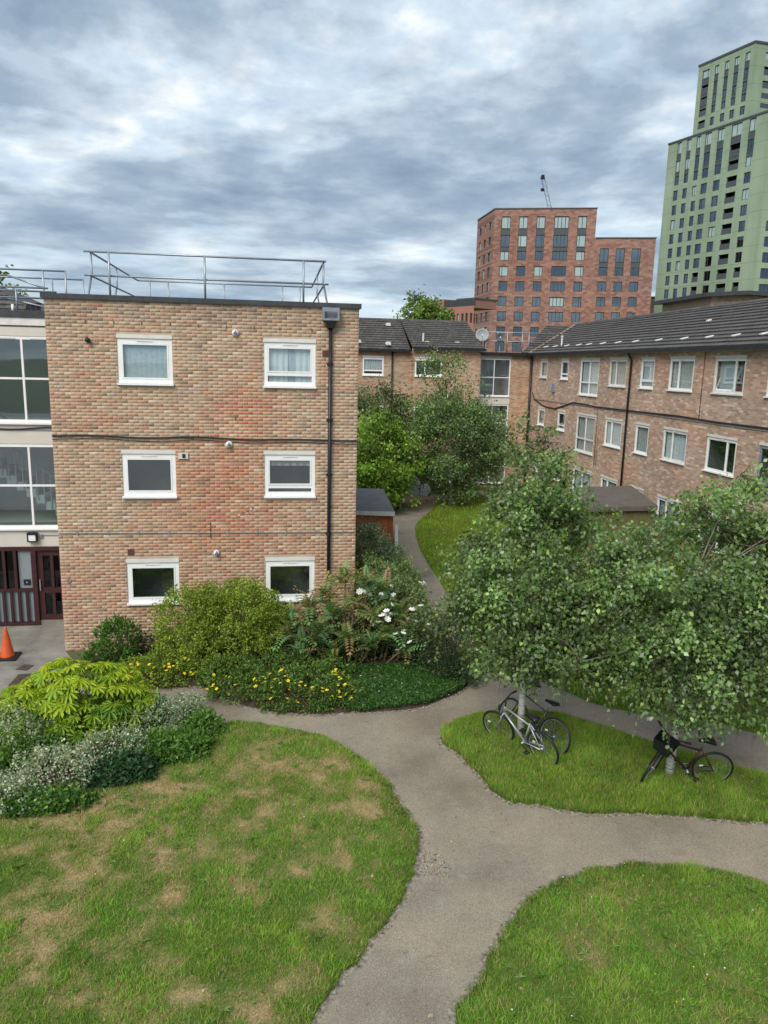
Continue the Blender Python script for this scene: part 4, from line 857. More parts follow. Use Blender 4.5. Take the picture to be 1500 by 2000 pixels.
# right-hand return of the lower volume
e = P3.m(uG, 0); P4 = Plane(e.x, e.y, 1.0, -.05); wins4 = []
for y_ in (1300, 1415, 1530, 1645, 1760): lo, hi = gv(P4, 885, y_+75), gv(P4, 885, y_); wins4.append((1.0, 3.6, lo, hi, 'window')); wins4.append((5.2, 7.4, lo, hi, 'window'))
facade(gt, P4, 0, 16, vG, wins4, M_green)
for q in wins4: twin(gt, P4, *q)
mb = MB(); P3.box(mb, -.1, uG, vG, vG+.35, -.15, .5); P4.box(mb, 0, 16, vG, vG+.35, -.15, .5); part('coping', mb, M_spand, gt)
mb = MB(); mb.poly([P3.m(0,vG-.2,0), P3.m(uG,vG-.2,0), P4.m(16,vG-.2,0), P4.m(16,vG-.2,30), P3.m(0,vG-.2,26)]); part('roof', mb, M_felt, gt)
mb = MB(); mb.quad(P3.m(0,0,26), P3.m(0,0,0), P3.m(0,vG,0), P3.m(0,vG,26)); part('side_wall', mb, M_green, gt)
# upper volume
s0 = P3.m(0, 0, 3.0); P5 = Plane(s0.x, s0.y, P3.t.x, P3.t.y); uA = gu(P5, 390, 190); uB = gu(P5, 797, 26); vU = gv(P5, 390, 190); wins5 = []
for i, (a, b) in enumerate([(410,460), (495,525), (565,595), (632,665), (705,740)]):
    u0, u1 = gu(P5, a, 300), gu(P5, b, 300)
    for y0_, y1_, k in [(150,210,'pale'), (211,257,'spandrel'), (258,320,'window'), (321,344,'spandrel'), (345,400,'window'), (401,429,'spandrel'), (430,485,'window'), (515,575,'window')]:
        kk = 'balcony' if i == 0 and k == 'window' else k; wins5.append((u0, u1, gv(P5, 580, y1_), gv(P5, 580, y0_), kk))
facade(gt, P5, uA, uB, vU, wins5, M_green)
for q in wins5: twin(gt, P5, *q)
e = P5.m(uB, 0); P6 = Plane(e.x, e.y, 1.0, .12); wins6 = []
for k, (y0_, y1_) in enumerate([(80,140), (185,250), (290,345), (380,420), (455,490)]): wins6.append((2.6, 6.0, gv(P6, 880, y1_), gv(P6, 880, y0_), 'pale' if k == 0 else 'balcony'))
facade(gt, P6, 0, 14, vU, wins6, M_green)
for q in wins6: twin(gt, P6, *q)
mb = MB(); P5.box(mb, uA-.1, uB, vU, vU+.4, -.15, .5); P6.box(mb, 0, 14, vU, vU+.4, -.15, .5); part('coping', mb, M_spand, gt)
mb = MB(); mb.quad(P5.m(uA,0,20), P5.m(uA,0,0), P5.m(uA,vU,0), P5.m(uA,vU,20)); part('side_wall', mb, M_green, gt)
# penthouse hut behind the ridge
ph = thing('rooftop_plant_room', 'buff brick roof hut with dark overhanging flat roof behind the tiled ridge', 'building', (24, 36, 8.5))
def at_(px, py, Y): d = ray(px, py); k = Y/d[1]; return Vector((d[0]*k, Y, CAMH+d[2]*k))
a = at_(1388, 598, 37); b = at_(1372, 577, 37); c = at_(1432, 571, 37); mb = MB(); mb.box(a.x, a.x+9, 37, 42, 7.5, c.z-.12); part('wall', mb, BK_B, ph)
mb = MB(); zc = c.z; mb.hexa([(b.x,36.6,zc-.30), (c.x+.6,36.6,zc-.12), (c.x+.6,42.4,zc-.12), (b.x,42.4,zc-.30), (b.x,36.6,zc-.10), (c.x+.6,36.6,zc+.08), (c.x+.6,42.4,zc+.08), (b.x,42.4,zc-.10)]); mb.hexa([(c.x+.603,36.6,zc-.12), (c.x+9,36.6,zc-.32), (c.x+9,42.4,zc-.32), (c.x+.603,42.4,zc-.12), (c.x+.603,36.6,zc+.08), (c.x+9,36.6,zc-.12), (c.x+9,42.4,zc-.12), (c.x+.603,42.4,zc+.08)]); part('roof', mb, M_felt, ph)
# crane
def pt_depth(px, py, Y): return at_(px, py, Y)
cr0 = pt_depth(1074, 408, 260); cr1 = pt_depth(1061, 349, 260)
cn = thing('construction_crane', 'grey lattice crane jib rising behind the brick tower', 'crane', (cr0.x+3, 260, 0))
mb = MB(); ax = (cr1-cr0).normalized(); sd = ax.cross(Vector((0,1,0))).normalized()*.9; base0 = cr0-ax*32; n = 26
for s_ in (-1, 1): mb.tube([base0+sd*s_, cr1+sd*s_*.5], .13, 5)
L_ = (cr1-base0).length
for i in range(n): p = base0+ax*(L_*i/n); q = base0+ax*(L_*(i+1)/n); mb.tube([p+sd*(1 if i % 2 else -1)*.95, q-sd*(1 if i % 2 else -1)*.9], .08, 4)
part('jib', mb, M_galv, cn); mb = MB(); h = cr1+ax*.5; mb.hexa([h+Vector(v) for v in ((-.8,-.5,-.6), (.6,-.5,-.6), (.6,.5,-.6), (-.8,.5,-.6), (-.5,-.4,.7), (.4,-.4,.7), (.4,.4,.7), (-.5,.4,.7))]); part('jib_head', mb, M_black, cn)
mb = MB(); k = pt_depth(1059.5, 368, 260); mb.tube([cr1+Vector((-.6,0,0)), k], .06, 4); mb.box(k.x-.5, k.x+.5, 259.6, 260.4, k.z-.9, k.z); part('hook_block', mb, M_black, cn)
mb = MB(); bx = base0.x; mb.box(bx-1, bx+1, 259, 261, 0, base0.z); part('mast', mb, M_galv, cn)
#@@PART3
# ------------------------------------------------------------------ foliage helpers
def unit(n): v = RNG.normal(size=(n, 3)); return v/np.linalg.norm(v, axis=1, keepdims=True)
def nrmz(v): return v/(np.linalg.norm(v, axis=1, keepdims=True)+1e-9)
def leaf_geo(P, d, nr, L, W, fold=0.12, droop=0.15):
    """pointed leaves: base, two shoulders, tip"""
    d = nrmz(d); s = nrmz(np.cross(d, nr)); up = np.cross(s, d); n = len(P); L = np.asarray(L).reshape(-1, 1)*np.ones((n, 1)); W = np.asarray(W).reshape(-1, 1)*np.ones((n, 1))
    mid = P + d*L*.45; V = np.stack([P, mid - s*W*.5 + up*W*fold, P + d*L - up*L*droop, mid + s*W*.5 + up*W*fold], 1)
    i = np.arange(n)[:, None]*4; F = np.concatenate([i+np.array([[0, 1, 2]]), i+np.array([[0, 2, 3]])], 0)
    return V.reshape(-1, 3), F
def pick(pal, wts, n, var=.14):
    pal = np.array(pal); w_ = np.array(wts, float); c = pal[RNG.choice(len(pal), n, p=w_/w_.sum())]
    return c*(1+RNG.normal(0, var, (n, 1))).clip(.55, 1.6)
def in_ells(ells, n, inner=.35):
    vol = np.array([e[1][0]*e[1][1]*e[1][2] for e in ells])**.8; k = RNG.choice(len(ells), n, p=vol/vol.sum())
    c = np.array([e[0] for e in ells])[k]; r = np.array([e[1] for e in ells])[k]; u = unit(n); rad = (inner**3+(1-inner**3)*RNG.random(n))**(1/3)
    lump = .82+.36*fbm(u[:,0]*2+k*3.1+5, u[:,1]*2+u[:,2]*2.7+9, 1.3)
    return c+u*r*(rad*lump)[:, None], u
def leaf_crown(name, parent, hubs, u, per, L, W, pal, wts, spread, droop=.4, outw=.5, twig=0.0, m=None, flat=0.5, zmin=0.03, tone=None):
    n = len(hubs)*per; k = np.repeat(np.arange(len(hubs)), per); P = hubs[k]+RNG.normal(0, spread, (n, 3)); t = RNG.random(n)
    if twig: ax = nrmz(u*np.array([1,1,.4])+np.array([0,0,-.5])); P = P+ax[k]*(t*twig)[:, None]
    d = u[k]*outw+unit(n)*.8+np.array([0,0,-droop]); nr = nrmz(unit(n)+np.array([0,0,flat])+u[k]*.4)
    keep = P[:, 2] > zmin; P = P[keep]; d = d[keep]; nr = nr[keep]; n = len(P)
    sz = RNG.uniform(.65, 1.3, n); hubtone = ((1+RNG.normal(0, .13, (len(hubs), 1)))*(1 if tone is None else tone))[k][keep]
    V, F = leaf_geo(P, d, nr, L*sz, W*sz); C = np.repeat(pick(pal, wts, n)*hubtone, 4, 0)
    return link(name, np_mesh(name, V, F, m or M_leaf, C), parent)
def set_world(o, parent):   # vertices are in world space
    o.matrix_parent_inverse = Matrix.Translation(-parent.location)
M_limb = pmat('grey_brown_limb', (.30,.255,.205), .85, .3, 9)
BIRCH = [(.10,.175,.06), (.155,.25,.085), (.21,.32,.105), (.33,.45,.13), (.30,.37,.24)]; BIRCHW = [2.5, 4, 3, 1.1, 1.6]
def tree(name, label, base, trunk_pts, r0, ells, nh, per, L, W, pal, wts, limbs=22, bark=None, spread=.07, twig=.3, group=None, cat='tree', inner=.3, droop=.45, clump=.22, zmin=.3, sprays=0):
    t = thing(name, label, cat, base, group); bark = bark or M_bark
    pts = [Vector(p) for p in trunk_pts]; n = len(pts); mb = MB(); mb.tube(pts, [r0*(1-.8*i/(n-1)) for i in range(n)], 10); part('trunk', mb, bark, t, True)
    ncl = max(24, nh//11); cc, cu_ = in_ells(ells, ncl, .45); k_ = RNG.integers(0, ncl, nh); sp_ = clump*RNG.uniform(.6, 1.25, ncl)[k_][:, None]; hubs = cc[k_]+RNG.normal(0, 1, (nh, 3))*sp_*np.array([1, 1, .75]); u = nrmz(cu_[k_]+unit(nh)*.5); tone = (1+RNG.normal(0, .24, (ncl, 1)))[k_].clip(.55, 1.6)
    mb = MB(); rs = random.Random(len(label)); cen = np.array(pts[-1]+pts[0])/2
    sel = RNG.choice(nh, limbs, replace=False); tips = []
    for s_ in sel:
        e = Vector(hubs[s_]); f = max(.25, min(.97, (e.z*.8-pts[0].z)/(pts[-1].z-pts[0].z))); q = f*(n-1); i = min(int(q), n-2); a = pts[i].lerp(pts[i+1], q-i)
        mid = a.lerp(e, .5)+Vector((rs.uniform(-.1,.1), rs.uniform(-.1,.1), .18*(e-a).length)); rr = r0*.24*(1-.5*f)+.006
        q_ = [a.lerp(mid, k/3).lerp(mid.lerp(e, k/3), k/3) for k in range(4)]; mb.tube(q_, [rr, rr*.7, rr*.45, rr*.2], 6, False); tips.append(q_)
    part('limb', mb, M_limb, t, True)
    mb = MB()
    T = np.array([list(q[k]) for q in tips for k in (1, 2, 3)])
    for i in range(0, nh, 2):
        h = hubs[i]; j = np.argmin(((T-h)**2).sum(1)); a = Vector(T[j]); e = Vector(h)
        if (e-a).length < 1.3: mb.tube([a, a.lerp(e, .55)+Vector((0, 0, .06)), e+Vector((0, 0, -.05))], [.009, .006, .003], 3, False)
    part('twig', mb, M_bark, t)['kind'] = 'stuff'
    c = leaf_crown('crown', t, hubs, u, per, L, W, pal, wts, spread, droop, .35, twig, zmin=zmin, tone=tone); set_world(c, t)
    if sprays:   # thin hanging sprays at the rim of the crown
        hp, hu = in_ells(ells, sprays, .92); k = hu[:, 2] < .35; hp = hp[k]; hu = hu[k]; ln = RNG.uniform(.35, .8, len(hp)); mb = MB(); per2 = 22; P2 = []
        for a_, b_, l_ in zip(hp, hu, ln):
            o_ = np.array([b_[0], b_[1], 0])*.25; pts2 = [a_+o_*f-np.array([0, 0, l_*f*f]) for f in (0, .5, 1)]; mb.tube(pts2, [.005, .004, .002], 3, False); f = RNG.random(per2)[:, None]; P2.append(a_+o_*f-np.array([0, 0, 1])*l_*f*f+RNG.normal(0, .035, (per2, 3)))
        P2 = np.concatenate(P2); P2 = P2[P2[:, 2] > zmin-.2]; n2 = len(P2); V2, F2 = leaf_geo(P2, unit(n2)*.7+np.array([0, 0, -.7]), unit(n2)+np.array([0, 0, .5]), L*RNG.uniform(.65, 1.3, n2), W*RNG.uniform(.65, 1.3, n2)); set_world(link('hanging_spray', np_mesh('hanging_spray', V2, F2, M_leaf, np.repeat(pick(pal, wts, n2), 4, 0)), t), t)
        part('spray_twig', mb, M_bark, t)['kind'] = 'stuff'
    return t
# two birches by the path
b1 = G(1015, 1452); b2 = G(1305, 1523)
tree('birch_tree', 'white-trunked birch with two bicycles leaning on it', (b1.x, b1.y, 0), [(b1.x,b1.y,0), (b1.x+.0,b1.y+.02,1.1), (b1.x+.0,b1.y+.05,2.4), (b1.x+.05,b1.y+.2,3.4)], .078,
     [((4.6,12.5,3.1), (1.3,1.25,1.6)), ((4.75,12.6,5.1), (.65,.6,.95)), ((5.1,12.6,4.8), (.6,.6,.8)), ((4.4,12.6,4.5), (.6,.6,.7)), ((3.7,12.4,2.6), (.85,.85,.95)), ((5.35,12.2,2.5), (1.05,.95,1.05)), ((4.6,11.7,2.7), (1.1,.6,1.0)), ((4.05,12.5,3.9), (.65,.8,.6))], 1350, 33, .074, .054, BIRCH, BIRCHW, 40, M_birch, .075, .32, 'birches on the grass island', sprays=150, zmin=1.38)
tree('birch_tree', 'white-trunked birch with one basket bicycle leaning on it', (b2.x, b2.y, 0), [(b2.x,b2.y,0), (b2.x+.03,b2.y+.0,1.1), (b2.x+.1,b2.y+.03,2.4), (b2.x+.15,b2.y+.25,3.3)], .085,
     [((6.75,10.95,3.15), (1.85,1.45,1.75)), ((7.2,11.0,4.6), (.75,.85,.85)), ((8.1,10.8,2.9), (1.1,1.2,1.9)), ((5.75,11.0,2.6), (1.2,1.1,1.1)), ((5.35,11.4,3.1), (.9,.9,1.0)), ((6.6,10.2,2.6), (1.4,.7,1.3)), ((7.9,10.2,3.2), (1.0,.7,1.4)), ((7.9,10.9,2.0), (1.1,.9,.8))], 1700, 33, .074, .054, BIRCH, BIRCHW, 46, M_birch, .075, .32, 'birches on the grass island', sprays=190, zmin=1.42)
# courtyard trees further back
DARK = [(.075,.12,.045), (.11,.165,.06), (.15,.20,.075), (.20,.24,.11)]
tree('courtyard_tree', 'tall dark green birch in front of the far brick wing', (8.7, 36.2, 0), [(8.7,36.2,0), (8.6,36.2,2.5), (8.5,36.2,4), (8.3,36.2,5.6)], .14,
     [((8.7,36,3.1), (1.9,1.6,2.2)), ((8.2,36,5.5), (1.05,1.1,1.7)), ((7.95,36,6.9), (.5,.6,1.0)), ((9.9,36,2.9), (1.0,1.1,1.3))], 850, 34, .125, .085, BIRCH, [4, 4, 2, .6, 1.5], 30, M_birch, .16, .5, clump=.5)
tree('courtyard_tree', 'olive green tree between the brick block and the far wing', (5.0, 38.5, 0), [(5.0,38.5,0), (5.0,38.5,2.5), (5.1,38.5,5.8)], .12, [((5.1,38.5,4.2), (1.6,1.4,2.3)), ((6.3,38.6,3.2), (1.0,1.0,1.6))], 480, 34, .13, .08, DARK, [3, 4, 3, 1], 18, None, .16, .4, clump=.4)
tree('courtyard_tree', 'bright green leafy tree behind the felt-roofed shed', (4.7, 35.0, 0), [(4.7,35,0), (4.7,35,1.5), (4.75,35,3.6)], .10, [((4.6,35,2.5), (1.6,1.2,1.7)), ((5.1,34.8,1.8), (1.0,1.0,1.2))], 420, 36, .16, .10, [(.20,.34,.05), (.28,.44,.06), (.13,.24,.045)], [3, 3, 2], 14, None, .16, .2, clump=.4)
tree('background_tree', 'small bright tree showing above the far tiled roof', (12.0, 62, 0), [(12,62,0), (12,62,5), (12,62,11.5)], .2, [((11.9,62,11.2), (1.1,1.1,1.5)), ((12.7,62,10.9), (1.2,1.1,.9))], 150, 30, .24, .16, [(.18,.28,.06), (.25,.36,.08), (.12,.20,.05)], [3, 3, 2], 14, None, .2, .3, clump=.4)
tree('background_tree', 'green treetop behind the railing at the left edge', (-13.6, 42, 0), [(-13.6,42,0), (-13.6,42,5), (-13.6,42,9)], .2, [((-14.3,42,9.3), (1.5,1.2,1.5))], 120, 30, .24, .16, [(.18,.28,.06), (.25,.36,.08), (.12,.20,.05)], [3, 3, 2], 10, None, .2, .3, clump=.4)

# ------------------------------------------------------------------ shrubs
def shrub(name, label, base, ells, nh, per, L, W, pal, wts, spread=.06, droop=.0, outw=.7, inner=.6, stems=9, cat='shrub', group=None, flat=.6, twig=0.0):
    t = thing(name, label, cat, base, group); mb = MB(); rs = random.Random(len(label)); hubs, u = in_ells(ells, nh, inner)
    k = hubs[:, 2] > .04; hubs = hubs[k]; u = u[k]
    for i in range(stems):
        h = Vector(hubs[rs.randrange(len(hubs))]); b = Vector((base[0]+rs.uniform(-.15,.15), base[1]+rs.uniform(-.1,.1), 0)); mb.tube([b, b.lerp(h, .5)+Vector((0, 0, .1)), h], [.018, .012, .005], 5, False)
    part('stems', mb, M_bark, t); c = leaf_crown('foliage', t, hubs, u, per, L, W, pal, wts, spread, droop, outw, twig, flat=flat); set_world(c, t); return t
YG = [(.22,.32,.04), (.31,.42,.055), (.40,.50,.075), (.15,.24,.035), (.22,.20,.08)]
shrub('golden_shrub', 'large rounded yellow-green small-leaved shrub against the brick wall', (-1.4, 16.8, 0), [((-2.05,16.75,.95), (.78,.75,.92)), ((-1.45,16.8,1.1), (.6,.7,.85)), ((-.75,16.75,1.05), (.95,.75,.92)), ((-.25,16.7,.8), (.55,.6,.75)), ((-1.4,16.45,.5), (1.35,.75,.6)), ((-1.75,16.7,1.65), (.25,.3,.35)), ((-.65,16.7,1.72), (.3,.3,.32))], 1500, 28, .055, .036, YG, [3, 3.5, 2, 2, 1], .055, -.35, .6, .65, 14, twig=.0)
shrub('laurel_shrub', 'small glossy green laurel at the foot of the brick wall', (-3.62, 16.95, 0), [((-3.62,16.95,.5), (.52,.45,.5)), ((-3.6,16.9,.8), (.25,.25,.25)), ((-3.9,16.8,.25), (.5,.4,.3))], 120, 14, .115, .045, [(.055,.145,.025), (.085,.20,.03), (.12,.26,.045)], [3, 3, 2], .06, -.5, .9)
shrub('dark_shrub', 'low dark green bush between the laurel and the golden shrub', (-2.95, 17.2, 0), [((-2.95,17.2,.25), (.4,.35,.35))], 60, 16, .06, .04, [(.04,.085,.03), (.06,.11,.04)], [1, 1], .06)
BLG = [(.075,.15,.03), (.115,.21,.04), (.16,.27,.05), (.21,.31,.065)]
h1 = shrub('hypericum_bush', 'sprawling low bush with many yellow flowers at the path edge', (.25, 14.7, 0), [((-.6,14.95,.14), (.95,.65,.42)), ((.5,14.6,.18), (1.05,.72,.48)), ((1.2,14.5,.1), (.65,.62,.34)), ((.3,15.5,.2), (1.5,.5,.42)), ((-1.0,15.6,.2), (.8,.5,.4))], 1300, 20, .06, .035, BLG, [3, 3, 2, 1], .05, -.1, .7, .6, 8)
h2 = shrub('hypericum_bush', 'smaller yellow-flowered bush beside the bright big-leaved plant', (-2.45, 15.75, 0), [((-2.55,15.85,.18), (.9,.5,.45)), ((-1.8,16.0,.1), (.5,.4,.3))], 380, 20, .06, .035, YG, [3, 2, 1, 3, 0], .05, -.1, .7, .6, 6)
def flower_mesh(m, n=5, r=.03, cup=.35):
    mb = MB()
    for i in range(n):
        a = 2*pi*i/n; b = pi/n*.95; c = (0, 0, 0); mb.poly([c, (r*.7*cos(a-b), r*.7*sin(a-b), r*cup*.7), (r*cos(a), r*sin(a), r*cup), (r*.7*cos(a+b), r*.7*sin(a+b), r*cup*.7)])
        mb.poly([(0, 0, .004), (r*.4*cos(a), r*.4*sin(a), r*.5), (r*.4*cos(a+2*b), r*.4*sin(a+2*b), r*.5)])
    return mb.mesh('flower', m)
FY = flower_mesh(M_petaly, 5, .042); FW = flower_mesh(M_petal, 7, .062, .5)
def flowers(parent, me, spots, smin=.7, smax=1.25):
    rs = random.Random(len(spots))
    for p in spots:
        o = link('flower', me, parent); o.location = Vector(p)-parent.location; o.matrix_parent_inverse = Matrix(); o.rotation_euler = (rs.uniform(-.2,.9), rs.uniform(-.5,.5), rs.uniform(0,6)); o.scale = (rs.uniform(smin,smax),)*3
rs = random.Random(21)
def mound_spots(n, cx, cy, rx, ry, z0, rz, front=.25):
    out = []
    for i in range(n): a = rs.uniform(-pi, pi*.15); q = rs.uniform(.4,1)**.6; out.append((cx+rx*q*cos(a), cy+ry*q*sin(a), z0+rz*sqrt(max(0, 1.0-q*q))*1.05+.05))
    return out
flowers(h1, FY, mound_spots(20, -.6, 14.9, .95, .65, .16, .42)+mound_spots(38, .5, 14.55, 1.05, .7, .2, .48)+mound_spots(10, 1.1, 14.45, .5, .5, .1, .32)); flowers(h2, FY, mound_spots(26, -2.5, 15.75, .8, .45, .14, .4))

# pinnate shrub: every frond a piece of its own
def frond_mesh(colr, tip, npair=8, L=.36):
    P = []; Dv = []; Nv = []; Ls = []; Cs = []
    for i in range(npair):
        t = .15+.85*i/(npair-1); x = L*t; zz = .06*sin(pi*t*.9)-.10*t*t
        for s_ in (-1, 1): P.append((x, 0, zz)); Dv.append((.35, s_, -.12)); Nv.append((0, 0, 1)); Ls.append(.115*(1-.45*t)); Cs.append(np.array(colr)*(1-t)+np.array(tip)*t)
    P.append((L, 0, -.04)); Dv.append((1, 0, -.2)); Nv.append((0, 0, 1)); Ls.append(.09); Cs.append(tip)
    V, F = leaf_geo(np.array(P), np.array(Dv, float), np.array(Nv, float), np.array(Ls), np.array(Ls)*.58); return np_mesh('frond', V, F, M_leaf, np.repeat(np.array(Cs), 4, 0))
FR = [frond_mesh((.12,.23,.09), (.20,.34,.11)), frond_mesh((.19,.30,.09), (.30,.40,.11)), frond_mesh((.24,.25,.10), (.42,.26,.14)), frond_mesh((.09,.17,.07), (.13,.22,.09)), frond_mesh((.26,.30,.10), (.38,.33,.13)), frond_mesh((.15,.31,.13), (.24,.44,.18))]
mh = thing('mahonia_shrub', 'tall cane-stemmed shrub with bronze-tinged feathery leaves below the right window', 'shrub', (1.5, 16.4, 0)); rs = random.Random(8); nf = 0
canes = [(.25,16.3,.95), (.55,16.1,.75), (.75,16.5,1.45), (.95,16.0,.95), (1.1,16.55,1.7), (1.25,16.3,1.35), (1.55,16.5,2.1), (1.75,16.3,1.55), (1.6,16.0,.85), (2.05,16.5,1.95), (2.2,16.2,1.3), (2.5,16.5,1.75), (2.55,16.0,.9), (2.8,16.3,1.35), (.35,16.6,1.25), (3.05,16.1,.95), (2.1,15.9,.7), (.5,15.9,.5), (2.9,15.9,.55), (1.3,15.95,.6), (1.9,16.6,1.15), (.8,16.7,1.0)]
for (x, y, zt) in canes:
    b = Vector((x+rs.uniform(-.2,.2)*.6+(1.5-x)*.25, 16.35+rs.uniform(-.15,.15), 0)); top = Vector((x, y, zt)); mb = MB(); mb.tube([b, b.lerp(top, .5)+Vector((rs.uniform(-.05,.05), 0, .05)), top], [.02, .016, .011], 6, False); part('cane', mb, pmat('cane_bark', (.20,.13,.085), .9, .2, 12) if 'cane_bark' not in MATS else MATS['cane_bark'], mh)
    k = 13
    for i in range(k):
        a = 2*pi*i/k+rs.uniform(-.3,.3); el = rs.uniform(-.35,.95) if i % 3 else rs.uniform(.6,1.2); vi = rs.choice((0, 1, 2, 3, 4, 5)) if zt > .8 else rs.choice((0, 3, 5, 4))
        o = link('frond', FR[vi], mh); o.matrix_parent_inverse = Matrix(); o.location = top+Vector((0, 0, rs.uniform(-.22,.04)))-Vector(mh.location); o.rotation_euler = (rs.uniform(-.4,.4), -el, a); o.scale = (rs.uniform(1.0,1.5),)*3; nf += 1
shrub('dark_shrub', 'dense dark undergrowth among the canes of the feathery shrub', (1.6, 16.7, 0), [((.9,16.8,.55), (.9,.6,.6)), ((2.2,16.8,.6), (1.1,.6,.7)), ((1.6,16.6,.25), (1.6,.5,.4))], 420, 16, .09, .05, [(.10,.17,.06), (.15,.24,.08), (.23,.25,.10)], [3, 3, 1.5], .08, -.1, .6, .4, 8)
ro = shrub('rose_shrub', 'loose rambling rose with white blooms beside the path', (3.1, 17.2, 0), [((2.9,17.0,1.0), (.75,.8,.95)), ((3.3,16.5,.7), (.5,.6,.7)), ((2.5,17.6,1.5), (.65,.7,.7))], 560, 20, .07, .045, [(.13,.20,.085), (.19,.26,.11), (.26,.33,.15), (.26,.23,.11)], [3, 3, 2, 1], .09, .1, .6, .45, 12)
spots = []
for px_, py_ in ((712,1157), (720,1163), (703,1156), (752,1168), (745,1163), (768,1164), (770,1172), (758,1160), (763,1146), (805,1192), (808,1190), (745,1205), (756,1210), (750,1203), (740,1217), (798,1210), (787,1238), (790,1233), (801,1256), (777,1272), (765,1183), (773,1240), (822,1185), (838,1222), (812,1215), (733,1150), (827,1139), (820,1140), (800,1322), (755,1195), (762,1200)):
    q = at_(px_, py_, 15.75 if py_ > 1175 else 16.45); spots.append(tuple(q))
flowers(ro, FW, [q for q in spots if q[2] > .12], .95, 1.5)
shrub('variegated_bush', 'grey-green variegated bush in front of the orange shed', (2.95, 20.8, 0), [((2.6,20.8,1.3), (.75,.9,1.1)), ((3.25,21,.85), (.6,.9,.9))], 800, 20, .07, .045, [(.20,.27,.16), (.29,.36,.22), (.43,.48,.34), (.11,.18,.08)], [3, 3, 2, 2], .08, -.1, .7, .55, 8)
shrub('green_bush', 'fresh green bush between the rose and the variegated bush', (3.5, 19.0, 0), [((3.2,18.8,.95), (.65,.7,.9)), ((2.5,18.9,1.1), (.65,.7,.85))], 360, 18, .085, .05, [(.14,.24,.055), (.20,.32,.07), (.27,.40,.11), (.09,.17,.045)], [3, 3, 2, 2], .09, -.1, .7, .55, 8)
shrub('dark_shrub', 'dark thin-leaved bush at the right end of the bed under the birch', (3.95, 15.6, 0), [((3.75,15.7,.6), (.65,.75,.75)), ((4.1,15.2,.35), (.35,.5,.4))], 330, 18, .07, .028, [(.04,.08,.03), (.065,.11,.04), (.13,.10,.045)], [4, 3, 1.2], .08, -.2, .7, .4, 10)
shrub('courtyard_bush', 'dark undergrowth around the stacked rubbish by the far path', (6.3, 39.6, 0), [((6.2,40.6,1.0), (1.6,.8,1.3)), ((8.6,40.6,1.2), (1.8,.7,1.4))], 240, 20, .13, .08, DARK, [3, 3, 2, 1], .14, 0, .6, .5, 8)
shrub('courtyard_bush', 'low green bush along the foot of the right brick wing', (12.9, 17.5, 0), [((12.8,18,.9), (.9,2.2,1.0)), ((12.9,22,.8), (.8,2.0,.9))], 300, 18, .10, .07, BLG, [3, 3, 2, 1], .12, 0, .6, .5, 8)

# big-leaved lime plant (every leaf a piece)
def fatsia_leaf(colr, lob=9, R=.20):
    V = [(0, 0, 0)]; F = []
    for i in range(lob):
        a = radians(-140+280*i/(lob-1)); l = R*(1-.28*abs(a)/2.45); b = .20
        n = len(V); V += [(l*.5*cos(a-b), l*.5*sin(a-b), .012), (l*.82*cos(a-b*.75), l*.82*sin(a-b*.75), -.01), (l*1.05*cos(a), l*1.05*sin(a), -.05), (l*.82*cos(a+b*.75), l*.82*sin(a+b*.75), -.01), (l*.5*cos(a+b), l*.5*sin(a+b), .012)]
        F += [(0, n, n+1), (0, n+1, n+2), (0, n+2, n+3), (0, n+3, n+4)]
    V = np.array(V); V[:, 0] += .02; return np_mesh('leaf', V, F, M_leaf, np.tile(np.array(colr), (len(V), 1)))
LIME = [fatsia_leaf(c) for c in ((.44,.56,.035), (.54,.63,.06), (.36,.50,.035), (.24,.40,.04), (.15,.29,.045), (.32,.47,.04))]
fs = thing('fatsia_plant', 'big lime green plant with large hand-shaped leaves in the left bed', 'shrub', (-3.75, 13.7, 0)); rs = random.Random(31)
FE = [((-3.65,13.75,.55), (1.25,.75,.80)), ((-4.6,13.5,.35), (.75,.65,.65)), ((-2.75,13.75,.35), (.55,.5,.55)), ((-3.9,13.3,.3), (1.0,.5,.55))]
mb = MB(); cnt = 0
while cnt < 290:
    c, r = FE[rs.choices((0, 1, 2, 3), (5, 2, 1, 2))[0]]; th = rs.uniform(0, 2*pi); ph = math.asin(rs.uniform(-.15, 1)); n_ = Vector((cos(th)*cos(ph), sin(th)*cos(ph), sin(ph))); q = rs.uniform(.82, 1.04); p = Vector((c[0]+r[0]*q*n_.x, c[1]+r[1]*q*n_.y, c[2]+r[2]*q*n_.z))
    if p.z < .12 or (n_.y > .55 and n_.z < .4): continue
    young = p.z > .75 or rs.random() < .25; me = LIME[rs.choice((0, 0, 1, 2, 5) if young else (2, 3, 4, 5, 3))]
    o = link('leaf', me, fs); o.matrix_parent_inverse = Matrix(); o.location = p-Vector(fs.location); up = (n_*.75+Vector((rs.uniform(-.35,.35), rs.uniform(-.35,.35), .65))).normalized(); fwd = Vector((n_.x+rs.uniform(-.4,.4), n_.y+rs.uniform(-.4,.4), -.25)); fwd = (fwd-up*fwd.dot(up)).normalized(); sd = up.cross(fwd)
    o.rotation_euler = Matrix((fwd, sd, up)).transposed().to_euler(); o.scale = (rs.uniform(.6,1.3), rs.uniform(.6,1.3), rs.uniform(.6,1.4)); cnt += 1
    if cnt % 4 == 0: b = Vector((fs.location.x+(p.x-fs.location.x)*.75, fs.location.y+(p.y-fs.location.y)*.6, 0)); mb.tube([b, b.lerp(p, .6), p-Vector((0, 0, .06))], [.014, .009, .006], 5, False)
part('stems', mb, pmat('green_stem', (.12,.15,.05), .7, .2, 9), fs)
